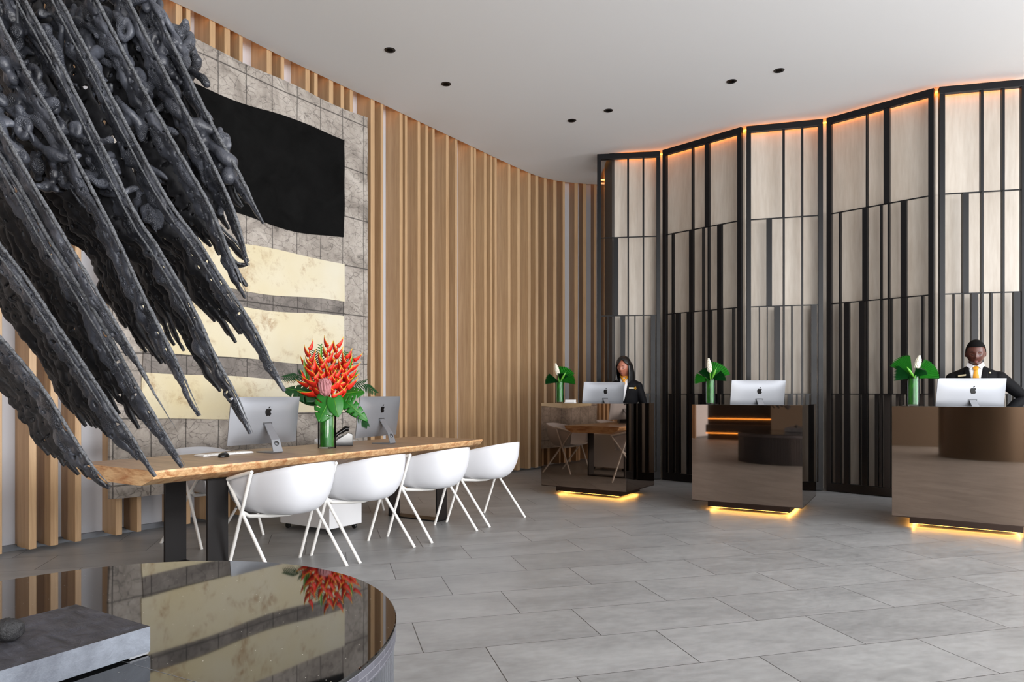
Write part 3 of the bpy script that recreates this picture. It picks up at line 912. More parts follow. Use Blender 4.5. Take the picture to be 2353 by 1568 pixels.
# ================================================================ MONITORS
APPLE = [(0.0, 0.30), (0.10, 0.34), (0.22, 0.36), (0.34, 0.30), (0.41, 0.20), (0.33, 0.12), (0.28, 0.0), (0.31, -0.13), (0.44, -0.24), (0.38, -0.38), (0.28, -0.50),
         (0.18, -0.55), (0.08, -0.52), (0.0, -0.50), (-0.10, -0.53), (-0.20, -0.55), (-0.30, -0.48), (-0.40, -0.32), (-0.46, -0.12), (-0.46, 0.08), (-0.40, 0.24), (-0.28, 0.34), (-0.16, 0.36), (-0.06, 0.32)]
LEAFLET = [(0.0, 0.42), (0.02, 0.52), (0.09, 0.62), (0.19, 0.67), (0.19, 0.57), (0.12, 0.46)]
def monitor(label, loc, rz, group, W=0.63, H=0.365, top=0.43, tilt=0.14, yaw=0.0):
    """back faces local -Y"""
    t_ = thing('desktop_computer', label, 'computer', loc, rz, group)
    zc = top - H / 2
    ct, st_ = math.cos(tilt), math.sin(tilt)
    X = Vector((1, 0, 0)); Z = Vector((0, -st_, ct)); Yv = Vector((0, ct, st_))
    o = Vector((0, 0.05, zc))
    # body: flat front, domed back
    mb = MB(); nx, nz = 22, 14; fs = []; vs = []
    for j in range(nz + 1):
        for i in range(nx + 1):
            a = -1 + 2 * i / nx; b = -1 + 2 * j / nz
            d = 0.006 + 0.030 * (1 - a ** 4) * (1 - b ** 4)
            vs.append(o + X * (a * W / 2) + Z * (b * H / 2) - Yv * d)
    for j in range(nz):
        for i in range(nx):
            fs.append((j * (nx + 1) + i, j * (nx + 1) + i + 1, (j + 1) * (nx + 1) + i + 1, (j + 1) * (nx + 1) + i))
    b0 = mb.add(vs, fs)
    border = [i for i in range(nx + 1)] + [(j + 1) * (nx + 1) - 1 for j in range(1, nz + 1)] + [nz * (nx + 1) + i for i in range(nx - 1, -1, -1)] + [j * (nx + 1) for j in range(nz - 1, 0, -1)]
    bv = [mb.v[i] + Yv * 0.008 for i in border]; b1 = mb.add(bv, []); nb = len(border)
    for k in range(nb):
        mb.f.append((border[k], border[(k + 1) % nb], b1 + (k + 1) % nb, b1 + k)); mb.mi.append(0)
    mb.f.append(tuple(b1 + k for k in range(nb))); mb.mi.append(0)
    mb.build('casing', M['alu'], t_, smooth=True, auto=0.7)
    mb = MB(); mb.box(o + Yv * 0.004 + Z * 0.012, (W - 0.012, 0.004, H - 0.05), (X, Yv, Z)); mb.build('screen', M['screen'], t_)
    # logo on the back
    mb = MB(); sc = 0.062; lo = o + Z * (H * 0.20)
    mb.prism([(x * sc, y * sc) for x, y in APPLE], 0.034, 0.0372, (X, Z, -Yv), lo)
    mb.prism([(x * sc, y * sc) for x, y in LEAFLET], 0.034, 0.0372, (X, Z, -Yv), lo)
    mb.build('logo', M['logo'], t_)
    # stand: leaning strap and foot, with a cable hole
    hub = o - Yv * 0.036 + Z * (-0.02)
    pts_ = [hub, Vector((0, -0.075, 0.10)), Vector((0, -0.105, 0.012)), Vector((0, -0.095, 0.004)), Vector((0, 0.09, 0.004))]
    ww = [0.062, 0.078, 0.088, 0.09, 0.095]
    mb = MB(); ring = []
    for i, (p_, w_) in enumerate(zip(pts_, ww)):
        th = 0.0045
        if i < 2: nrm = (pts_[2] - pts_[0]).cross(X).normalized()
        elif i == 2: nrm = Vector((0, -0.7, -0.2)).normalized()
        else: nrm = Vector((0, 0, -1))
        if i < 2 and nrm.y > 0: nrm = -nrm
        ring.append([p_ - X * w_ / 2 + nrm * th, p_ + X * w_ / 2 + nrm * th, p_ + X * w_ / 2 - nrm * th, p_ - X * w_ / 2 - nrm * th])
    mb.loft(ring); stn = mb.build('stand', M['alu'], t_, bevel=0.001)
    hc = Vector((0, -0.088, 0.075)); nrm = (pts_[2] - pts_[0]).cross(X).normalized(); nrm = nrm if nrm.y < 0 else -nrm
    X2 = X; Z2 = nrm.cross(X2)
    mb = MB(); mb.lathe(hc + nrm * 0.0005, [(0.0, 0.006), (0.018, 0.006), (0.020, 0.0)], 24, (X2, Z2, nrm)); mb.build('cable_hole', M['alu_dark'], stn, smooth=True)
    mb = MB(); mb.box(hub + Yv * 0.004 + Z * 0.0, (0.085, 0.012, 0.02), (X, Yv, Z)); mb.build('hinge', M['alu_dark'], stn)
    return t_
ga = 'silver desktop computers on the slab table'
pA = T(1.20, 0.50, TZ); monitor('silver desktop computer on the slab table, left of the red flowers, under the sculpture tips', pA, trz, ga)
pB = T(2.38, 0.42, TZ); mB = monitor('silver desktop computer on the slab table, right of the red flowers', pB, math.radians(66), ga)
# keyboard and mouse by the left computer
p = T(0.90, 0.62, TZ); t_ = thing('keyboard', 'slim white keyboard on the slab table beside the left computer stand', 'keyboard', p, trz)
mb = MB(); mb.box((0, 0, 0.006), (0.42, 0.115, 0.010)); kb = mb.build('base', M['white_plain'], t_, bevel=0.003)
mb = MB()
for r_ in range(5):
    for c2 in range(14):
        mb.box((-0.19 + c2 * 0.0292, -0.042 + r_ * 0.021, 0.0125), (0.025, 0.017, 0.003))
mb.build('keys', M['white_plain'], t_)
p = T(0.78, 0.46, TZ); t_ = thing('computer_mouse', 'glossy black computer mouse on the slab table left of the keyboard', 'mouse', p, trz + 0.5)
mb = MB(); mb.lathe((0, 0, 0), [(0.032, 0.0), (0.034, 0.008), (0.031, 0.018), (0.022, 0.028), (0.01, 0.033), (0.0, 0.034)], 28, sx=1.65); mb.build('body', M['gloss_black'], t_, smooth=True)
mb = MB(); mb.tube([(0.03, 0, 0.034), (0.045, 0, 0.028)], 0.004, 8); mb.build('scroll_wheel', M['black_rubber'], t_)
# desk telephone right of the vase
p = T(2.05, 0.60, TZ); t_ = thing('desk_telephone', 'black desk telephone behind the glass vase of red flowers', 'telephone', p, trz + 0.85)
X = Vector((1, 0, 0)); a_ = 0.6; Yt = Vector((0, -math.cos(a_), math.sin(a_))); Zt = X.cross(Yt)
mb = MB(); mb.prism([(-0.09, 0.0), (0.10, 0.0), (0.10, 0.02), (-0.05, 0.115), (-0.09, 0.10)], -0.10, 0.10, (Vector((0, 1, 0)), Vector((0, 0, 1)), Vector((1, 0, 0)))); mb.build('base', M['gloss_black'], t_, bevel=0.004)
mb = MB(); dn = Vector((0, 0.17, -0.14)).normalized(); nn_ = Vector((0, 0.14, 0.17)).normalized(); o_ = Vector((-0.065, 0.015, 0.075)) + nn_ * 0.018
mb.tube([o_ - dn * 0.10 - nn_ * 0.012, o_ - dn * 0.085 + nn_ * 0.01, o_ + nn_ * 0.02, o_ + dn * 0.085 + nn_ * 0.01, o_ + dn * 0.10 - nn_ * 0.012], [0.024, 0.024, 0.015, 0.024, 0.024], 12)
mb.build('handset', M['gloss_black'], t_, smooth=True, auto=0.9)
mb = MB(); mb.box(Vector((0.03, 0.015, 0.062)) + nn_ * 0.012, (0.1, 0.07, 0.006), (X, dn, nn_)); mb.build('keypad', M['screen'], t_)

# ================================================================ RECEPTION DESKS
def desk(label, fl, ang, depth, W=1.06, pin=(0.10, 0.10)):
    """fl: front left bottom corner in plan, local X along the front, local Y inwards"""
    t_ = thing('reception_desk', label, 'reception desk', (fl[0], fl[1], 0), ang, 'bronze mirrored reception desks')
    zb, zt = 0.112, 1.092; th = 0.03; led = 0.30
    mb = MB(); mb.box((W / 2, th / 2, (zb + zt) / 2), (W, th, zt - zb)); mb.build('front_panel', M['mirror'], t_)
    for x in (th / 2, W - th / 2):
        mb = MB(); mb.box((x, th + (depth - th) / 2 + 0.0005, (zb + zt) / 2), (th, depth - th - 0.001, zt - zb)); mb.build('side_panel', M['mirror'], t_)
    mb = MB(); mb.box((W / 2, th + led / 2, zt - 0.016), (W - 2 * th - 0.002, led - 0.002, 0.03)); mb.build('counter_ledge', M['desk_top'], t_)
    mb = MB(); mb.box((W / 2, th + led + 0.01, (0.92 + zt) / 2 - 0.015), (W - 2 * th - 0.002, 0.018, zt - 0.95)); mb.build('riser_panel', M['desk_top'], t_)
    mb = MB(); mb.box((W / 2, th + (depth - th) / 2, 0.905), (W - 2 * th - 0.002, depth - th - 0.002, 0.03)); mb.build('work_surface', M['desk_top'], t_)
    mb = MB(); mb.box((W / 2, depth - 0.16, 0.50), (W - 2 * th - 0.004, 0.02, 0.77)); mb.build('back_panel', M['desk_top'], t_)
    mb = MB(); mb.box((W / 2, depth / 2, zb - 0.0), (W - 0.002, depth - 0.002, 0.016)); mb.build('bottom_panel', M['plinth'], t_)
    ix = 0.13
    mb = MB(); mb.box((W / 2, depth / 2, 0.070), (W - 2 * ix, depth - 0.12 - ix, 0.068)); mb.box((W / 2, depth / 2, 0.018), (W - 2 * ix - 0.50, depth - 0.55, 0.036)); mb.build('plinth', M['plinth'], t_)
    # warm light line under the overhang
    mb = MB(); zz_ = 0.0345; x0, x1, y0, y1 = ix + 0.022, W - ix - 0.022, 0.125 + 0.022, depth - 0.125 - 0.022
    for a, b in (((x0, y0), (x1, y0)), ((x1, y0), (x1, y1)), ((x1, y1), (x0, y1)), ((x0, y1), (x0, y0))):
        mb.bar((a[0], a[1], zz_), (b[0], b[1], zz_), 0.012, 0.003)
    mb.build('light_strip', M['led_warm'], t_)
    return t_
D1 = desk('bronze mirrored reception desk farthest left, in front of the woman', (0.353, 8.31), math.atan2(-0.63, 0.915), 0.78, 1.11)
D2 = desk('bronze mirrored reception desk in the middle, with nobody behind it', (1.857, 7.14), math.atan2(-0.54, 0.913), 1.02, 1.06)
D3 = desk('bronze mirrored reception desk at the right edge, in front of the man', (3.41, 6.21), math.atan2(-0.547, 0.837), 1.02, 1.09)
gd = 'silver desktop computers on the reception desks'
monitor('silver desktop computer on the left reception desk, in front of the woman', (1.155, 8.52, 0.92), math.radians(30), gd)
monitor('silver desktop computer on the middle reception desk', (2.665, 7.44, 0.92), math.radians(10), gd)
monitor('silver desktop computer on the right reception desk, in front of the man', (4.29, 6.43, 0.92), math.radians(0), gd, W=0.64)
# card holder on the left desk
t_ = thing('card_holder', 'small white card holder beside the vase on the left reception desk', 'card holder', at(1310, 928, 8.35).to_2d().to_3d() + Vector((0, 0, 1.092)), math.atan2(-0.63, 0.915))
mb = MB(); mb.box((0, 0, 0.004), (0.145, 0.05, 0.008)); mb.box((0, 0.012, 0.022), (0.145, 0.006, 0.036)); mb.build('holder', M['white_plain'], t_)
mb = MB(); mb.box((0, 0.0, 0.022), (0.13, 0.012, 0.030)); mb.build('cards', M['white_plain'], t_)

# ================================================================ SMALL VASES
def leaf_sheet(mb, base, d, up, L, Wd, fold=0.25, droop=0.2, n=10, m=4, pleat=0.0, pointed=1.0, wb=None):
    """a leaf blade: base point, direction d, face normal up"""
    d = Vector(d).normalized(); up = Vector(up); side = d.cross(up).normalized(); up = side.cross(d).normalized()
    vs = []; fs = []
    for i in range(n + 1):
        k = i / n
        prof = wb(k) if wb else math.sin(PI * min(1, (k * 0.92 + 0.06)) ** (0.8)) ** pointed
        w_ = Wd / 2 * max(0.0, prof)
        c = base + d * (L * k) - Vector((0, 0, 1)) * (droop * L * k * k)
        for j in range(2 * m + 1):
            a = -1 + j / m
            vs.append(c + side * (w_ * a) + up * (fold * w_ * abs(a) + (pleat * (1 if j % 2 else -1))))
    q = 2 * m + 1
    for i in range(n):
        for j in range(2 * m):
            fs.append((i * q + j, i * q + j + 1, (i + 1) * q + j + 1, (i + 1) * q + j))
    mb.add(vs, fs)
def fan_leaf(base, d, up, L, spread, blades, name, mt, parent):
    """a pleated fan palm leaf cut short"""
    d = Vector(d).normalized(); up = Vector(up).normalized(); side = d.cross(up).normalized(); up = side.cross(d)
    mb = MB(); vs = [Vector(base)]; fs = []
    nb = blades * 2
    for i in range(nb + 1):
        a = -spread + 2 * spread * i / nb
        r_ = L * (1.0 if i % 2 == 0 else 0.93) * (0.86 + 0.14 * math.cos(a * 1.3))
        for k in (0.5, 1.0):
            q = Vector(base) + (d * math.cos(a) + side * math.sin(a)) * (r_ * k) + up * ((0.010 if i % 2 else -0.010) * k * 1.0) - Vector((0, 0, 1)) * 0.02 * k * k
            vs.append(q)
    for i in range(nb):
        a0 = 1 + 2 * i; a1 = 1 + 2 * (i + 1)
        fs.append((0, a0, a1)); fs.append((a0, a0 + 1, a1 + 1, a1))
    mb.add(vs, fs); return mb.build(name, mt, parent, solid=0.002)
def vase_parts(t_, r, h, mt_in):
    mb = MB(); mb.lathe((0, 0, 0), [(0.0, 0.001), (r, 0.001), (r, h), (r - 0.004, h), (r - 0.004, 0.012), (0.0, 0.012)], 40)
    mb.build('vase', M['glass'], t_, smooth=True, auto=0.6)
    mb = MB(); mb.lathe((0, 0, 0), [(0.0, 0.014), (r - 0.007, 0.014), (r - 0.007, h * 0.93), (r - 0.014, h * 0.93), (r - 0.014, 0.03), (0, 0.03)], 40)
    mb.build('leaf_lining', mt_in, t_, smooth=True, auto=0.6)
def ginger(t_, base, d, L, r, mt):
    d = Vector(d).normalized(); mb = MB(); s1 = d.orthogonal().normalized(); s2 = d.cross(s1)
    k_ = 0
    mb.tube([base, base + d * L], [r * 0.45, r * 0.12], 8)
    for lv in range(11):
        f = lv / 10; rr = r * (0.75 + 0.5 * math.sin(PI * min(1, f * 0.9 + 0.12))) * (1 - 0.55 * f)
        for j in range(6):
            a = j * PI / 3 + lv * 0.5; o_ = s1 * math.cos(a) + s2 * math.sin(a)
            c = base + d * (L * f)
            mb.tube([c, c + o_ * rr * 0.85 + d * rr * 0.7, c + o_ * rr * 1.1 + d * rr * 1.7], [r * 0.22, r * 0.34, r * 0.05], 6, squash=(tuple(o_), 0.5))
    mb.build('flower', mt, t_, smooth=True)
def small_vase(label, loc, v_):
    t_ = thing('flower_vase', label, 'flower vase', loc, 0, 'glass vases of fan leaves and white ginger on the reception desks')
    h = 0.27; vase_parts(t_, 0.053, h, M['vase_leaf'])
    B = Vector((0, 0, h - 0.02))
    s = 1 if v_ else -1
    U = Vector((0, -1, 0.25))
    if v_ == 0:   # left desk: tall fan to the right, ginger left
        L_ = [((0.45, 0.1, 1), 0.23, 0.55), ((-1, -0.1, 0.42), 0.19, 0.42), ((1, -0.2, 0.42), 0.20, 0.42), ((0.25, -0.3, 0.7), 0.15, 0.5)]; g = (-0.22, 0, 1); gl = 0.17
    elif v_ == 1:
        L_ = [((0.55, 0.1, 0.85), 0.24, 0.62), ((-0.35, 0.2, 1), 0.17, 0.5), ((-1, -0.1, 0.28), 0.18, 0.36), ((0.9, -0.3, 0.5), 0.17, 0.4)]; g = (-0.1, 0, 1); gl = 0.17
    else:
        L_ = [((-0.55, 0.1, 1.0), 0.25, 0.45), ((-1, -0.2, 0.42), 0.21, 0.4), ((0.95, -0.1, 0.62), 0.24, 0.5), ((0.35, -0.4, 0.6), 0.14, 0.5)]; g = (0.24, 0, 1); gl = 0.15
    for i, (d, L, sp) in enumerate(L_):
        fan_leaf(B, d, U + Vector((0.15 * (i - 1), 0, 0)), L, sp, 11, 'leaf', M['leaf'] if i % 2 == 0 else M['leaf_dark'], t_)
    gd_ = Vector(g).normalized(); mb = MB(); mb.tube([B + Vector((0, -0.02, -0.04)), B + Vector((0, -0.02, 0)) + gd_ * 0.09], 0.006, 8); mb.build('stem', M['leaf_light'], t_, smooth=True)
    ginger(t_, B + Vector((0, -0.02, 0)) + gd_ * 0.085, gd_, gl - 0.03, 0.024, M['white_petal'])
    bd = Vector((-g[0] * 1.6 - (0.35 if v_ == 2 else -0.1), -0.3, 0.8)).normalized()
    mb = MB(); b_ = B + Vector((0, -0.03, 0)); mb.tube([b_, b_ + bd * 0.06, b_ + bd * 0.10, b_ + bd * 0.15], [0.005, 0.012, 0.012, 0.002], 8); mb.build('bud', M['leaf_light'], t_, smooth=True)
small_vase('glass vase of green fan leaves and white ginger on the left reception desk', (at(1286, 928, 8.42).x, 8.42, 1.092), 0)
small_vase('glass vase of round green leaves and white ginger on the middle reception desk', (at(1632, 930, 7.32).x, 7.32, 1.092), 1)
small_vase('glass vase of cut fan palm leaves and white ginger on the right reception desk', (at(2098, 930, 6.36).x, 6.36, 1.092), 2)

# ================================================================ RED FLOWER ARRANGEMENT
VL = T(1.755, 0.466, TZ)
fa = thing('flower_arrangement', 'large glass vase of red heliconia and tropical leaves on the slab table', 'flower arrangement', VL, 0)
vh = 0.335; vase_parts(fa, 0.074, vh, M['vase_leaf'])
rr = random.Random(3)
PXM = VL.y / F      # metres per photo pixel at the vase
def fp(u, v, dy=0.0):
    """photo pixel offset to arrangement coordinates, dy metres towards (-) or away from (+) the camera"""
    q = at(u, v, VL.y + dy) - VL; return q
B = Vector((0, 0, vh - 0.03))
def heliconia(base, top, sides, Lb, wb_):
    base, top = Vector(base), Vector(top); d = (top - base).normalized()
    view = Vector((0, -1, 0)); side = d.cross(view).normalized()
    rp = [base + (top - base) * (i / 8) + side * 0.008 * math.sin(i * PI) for i in range(9)]
    mb = MB(); mb.tube([B + Vector((0, 0, -0.03)), base, rp[-1]], [0.006, 0.008, 0.004], 8); st_ = mb.build('stem', M['red'], fa, smooth=True)
    n = len(sides)
    for i, s in enumerate(sides):
        k = i / max(1, n - 1); p_ = base + (top - base) * (0.0 + 0.9 * k)
        out = (side * s + d * (0.75 + 0.9 * k) + view * rr.uniform(-0.25, 0.35)).normalized()
        L = Lb * (1.05 - 0.35 * k); W_ = wb_ * (1.0 - 0.35 * k)
        nrm = (d - out * d.dot(out)).normalized(); lat = out.cross(nrm).normalized()
        # boat: keel below (away from d), lips above
        mb = MB(); vs = []; fs = []; NN = 9
        for a in range(NN + 1):
            f = a / NN; wd = W_ * min(1.0, 0.75 + f * 2.5) * (1 - f) ** 0.95
            c = p_ + out * (L * f) + nrm * (0.22 * L * f * f - 0.04 * L * math.sin(PI * f))
            vs += [c + lat * wd * 0.30 + nrm * wd * 0.46, c + lat * wd * 0.32 + nrm * 0.30 * wd, c - nrm * wd * 0.55, c - lat * wd * 0.32 + nrm * 0.30 * wd, c - lat * wd * 0.34 + nrm * wd * 0.42]
        for a in range(NN):
            for j in range(4):
                fs.append((a * 5 + j, a * 5 + j + 1, (a + 1) * 5 + j + 1, (a + 1) * 5 + j))
        mis = [(1 if (j in (0, 3) and a >= 1 or a >= NN - 2) else 0) for a in range(NN) for j in range(4)]
        mb.add(vs, fs); mb.mi = mis
        mb.build('bract', [M['red'], M['yellow']], st_, smooth=True, solid=0.003)
hel = [((748, 878), (754, 788), 0.00, 8, 1), ((735, 905), (740, 826), -0.05, 7, -1), ((712, 862), (711, 798), 0.03, 5, 1),
       ((727, 885), (714, 834), -0.06, 5, -1), ((780, 888), (797, 816), -0.03, 7, 1), ((788, 872), (816, 824), 0.04, 5, 1),
       ((763, 860), (777, 790), 0.03, 6, -1), ((764, 915), (772, 862), -0.08, 5, 1), ((724, 905), (697, 872), -0.03, 4, -1), ((752, 900), (758, 845), -0.07, 5, 1), ((792, 905), (806, 862), -0.04, 4, -1)]
sides_ = lambda n_, s_: [s_ * (1 if q % 2 == 0 else -1) for q in range(n_)]
for (a, b, dy, sd, s0_) in hel:
    heliconia(fp(a[0], a[1], dy), fp(b[0], b[1], dy + 0.02), sides_(sd, s0_), 0.138, 0.056)
ginger(fa, fp(748, 912, -0.07), Vector((0.03, -0.25, 1)), 0.13, 0.05, M['pink'])
def monstera(base, tip, up, W_, slits, mt, seed):
    base, tip = Vector(base), Vector(tip); d = (tip - base).normalized(); L = (tip - base).length
    up = Vector(up); side = d.cross(up).normalized(); up = side.cross(d).normalized(); r2 = random.Random(seed)
    mb = MB(); vs = []; fs = []; NN = 26; mm = 5
    for i in range(NN + 1):
        k = i / NN; w_ = W_ / 2 * (math.sin(PI * min(1, 0.10 + 0.90 * k) ** 0.75)) ** 0.7
        c = base + d * (L * k) - up * (0.12 * L * k * k)
        for j in range(-mm, mm + 1):
            a = j / mm
            back = (1 - k) * 0.0
            vs.append(c + side * (w_ * a) - d * (0.22 * W_ * abs(a) ** 2 * (1 - 1.4 * k)) + up * (-0.16 * w_ * a * a))
    q = 2 * mm + 1
    for i in range(NN):
        for j in range(2 * mm):
            aj = abs((j + 0.5) - mm) / mm
            if slits and aj > 0.42 and i % 5 == 3 and 3 < i < NN - 3: continue
            fs.append((i * q + j, i * q + j + 1, (i + 1) * q + j + 1, (i + 1) * q + j))
    mb.add(vs, fs)
    o = mb.build('leaf', mt, fa, smooth=True, solid=0.002)
    mb = MB(); mb.tube([B, base, base + d * L * 0.5, tip], [0.004, 0.004, 0.003, 0.001], 6); mb.build('leaf_stalk', M['leaf_light'], o, smooth=True)
    return o
monstera(fp(758, 915, -0.09), fp(735, 965, -0.15), (0.1, -1, 0.1), 0.215, True, M['leaf'], 1)
monstera(fp(768, 915, -0.10), fp(776, 955, -0.14), (0.25, -1, 0.1), 0.14, False, M['leaf'], 2)
monstera(fp(725, 905, 0.00), fp(655, 892, -0.02), (0.15, -0.8, 0.6), 0.19, True, M['leaf_dark'], 3)
monstera(fp(732, 918, 0.06), fp(680, 908, 0.06), (0.0, -0.8, 0.6), 0.14, False, M['leaf_dark'], 4)
monstera(fp(790, 905, 0.00), fp(832, 900, -0.04), (0.1, -0.8, 0.7), 0.17, True, M['leaf'], 5)
monstera(fp(790, 918, 0.0), fp(842, 965, -0.02), (-0.1, -0.9, 0.4), 0.12, True, M['leaf'], 6)
monstera(fp(788, 918, 0.05), fp(815, 958, 0.05), (-0.1, -0.9, 0.4), 0.09, True, M['leaf_dark'], 7)
def frond(pts_, Ls, mt, seed):
    r2 = random.Random(seed); mb = MB(); P_ = catmull([Vector((0, 0))] * 0 + [Vector((i, 0)) for i in range(2)], 1)
    q = [Vector(p) for p in pts_]; path = []
    for i in range(len(q) - 1):
        for k in range(8): path.append(q[i].lerp(q[i + 1], k / 8))
    path.append(q[-1])
    mb.tube(path, [0.004 * (1 - 0.7 * i / len(path)) for i in range(len(path))], 6)
    n = len(path)
    for i in range(2, n):
        tg = (path[i] - path[i - 1]).normalized(); side = tg.cross(Vector((0, -1, 0.2))).normalized()
        L = Ls * (0.45 + 0.7 * math.sin(PI * i / n))
        for s in (-1, 1):
            dd = (tg * 0.9 + side * s * 0.85 + Vector((0, -0.1, -0.15))).normalized()
            leaf_sheet(mb, path[i], dd, (0, -1, 0.3), L, 0.010, 0.1, 0.15, 5, 1)
    mb.build('palm_frond', mt, fa, smooth=False)
frond([B, fp(720, 880, 0.06), fp(690, 863, 0.06), fp(655, 868, 0.06)], 0.07, M['leaf_dark'], 1)
frond([B, fp(725, 850, 0.07), fp(722, 808, 0.08)], 0.07, M['leaf_dark'], 2)
frond([B, fp(795, 892, 0.06), fp(835, 882, 0.05), fp(862, 902, 0.04)], 0.06, M['leaf_dark'], 3)
frond([B, fp(785, 850, 0.08), fp(795, 812, 0.08)], 0.06, M['leaf'], 4)
frond([B, fp(740, 850, 0.08), fp(736, 795, 0.08)], 0.05, M['leaf'], 5)
frond([B, fp(800, 930, 0.03), fp(832, 965, 0.02), fp(843, 978, 0.02)], 0.05, M['leaf_dark'], 6)
for (a, b, wd) in [((705, 885), (698, 820), 0.03), ((718, 880), (705, 850), 0.03), ((795, 890), (825, 850), 0.02), ((738, 830), (738, 788), 0.02), ((803, 850), (812, 815), 0.015), ((764, 900), (768, 862), 0.02), ((740, 905), (722, 875), 0.03)]:
    mb = MB(); a_, b_ = fp(a[0], a[1], 0.02), fp(b[0], b[1], 0.0); leaf_sheet(mb, a_, b_ - a_, (0, -1, 0), (b_ - a_).length, wd, 0.4, 0.0, 8, 1); mb.build('leaf', M['leaf_light'], fa, solid=0.001)
# ================================================================ PEOPLE
def gs(a, s): return math.exp(-(a * a) / (s * s))
def head_pt(x, y, z, hx, hy, hz, fem=0.0, off=0.0):
    """unit sphere point (front is -y) to head surface"""
    X = hx * x; Y = hy * y; Z = hz * z
    if z < 0:
        X *= 1 - (0.36 + 0.06 * fem) * (-z) ** 1.5
        if y > 0: Y *= 1 - 0.55 * (-z) ** 1.2
        else: Y *= 1 - 0.10 * (-z) ** 2
    else:
        X *= 1 + 0.02 * z
        if y > 0: Y *= 1.06
    if y < 0:
        fr = (-y) ** 2
        d = 0
        d += 0.021 * gs(x, 0.13 + 0.10 * max(0, 0.1 - z)) * (gs(z + 0.16, 0.16) + 0.45 * gs(z - 0.06, 0.16))
        d += 0.006 * gs(abs(x) - 0.16, 0.09) * gs(z + 0.22, 0.08)
        d -= 0.010 * gs(abs(x) - 0.38, 0.17) * gs(z - 0.06, 0.11)
        d += 0.005 * gs(abs(x) - 0.30, 0.25) * gs(z - 0.24, 0.09)
        d += 0.0035 * gs(abs(x) - 0.38, 0.11) * gs(z - 0.04, 0.06)
        d += 0.006 * gs(abs(x) - 0.52, 0.18) * gs(z + 0.16, 0.16)
        d += 0.009 * gs(x, 0.26) * (gs(z + 0.46, 0.055) + 0.95 * gs(z + 0.58, 0.055))
        d += 0.008 * gs(x, 0.22) * gs(z + 0.86, 0.14)
        Y -= d * fr
    v = Vector((X, Y, Z))
    if off: v = v + Vector((x / hx, y / hy, z / hz)).normalized() * off
    return v
def head_mesh(mb, Mx, hx, hy, hz, fem, off=0.0, keep=None, n=56, m=44):
    vs = []; fs = []
    for i in range(m + 1):
        ph = PI * i / m - PI / 2
        for j in range(n):
            a = 2 * PI * j / n
            x, y, z = math.cos(ph) * math.cos(a), math.cos(ph) * math.sin(a), math.sin(ph)
            o = off(x, y, z) if callable(off) else off
            vs.append(Mx @ head_pt(x, y, z, hx, hy, hz, fem, o))
    for i in range(m):
        for j in range(n):
            k = (j + 1) % n
            if keep:
                ph = PI * (i + 0.5) / m - PI / 2; a = 2 * PI * (j + 0.5) / n
                if not keep(math.cos(ph) * math.cos(a), math.cos(ph) * math.sin(a), math.sin(ph)): continue
            fs.append((i * n + j, i * n + k, (i + 1) * n + k, (i + 1) * n + j))
    mb.add(vs, fs)
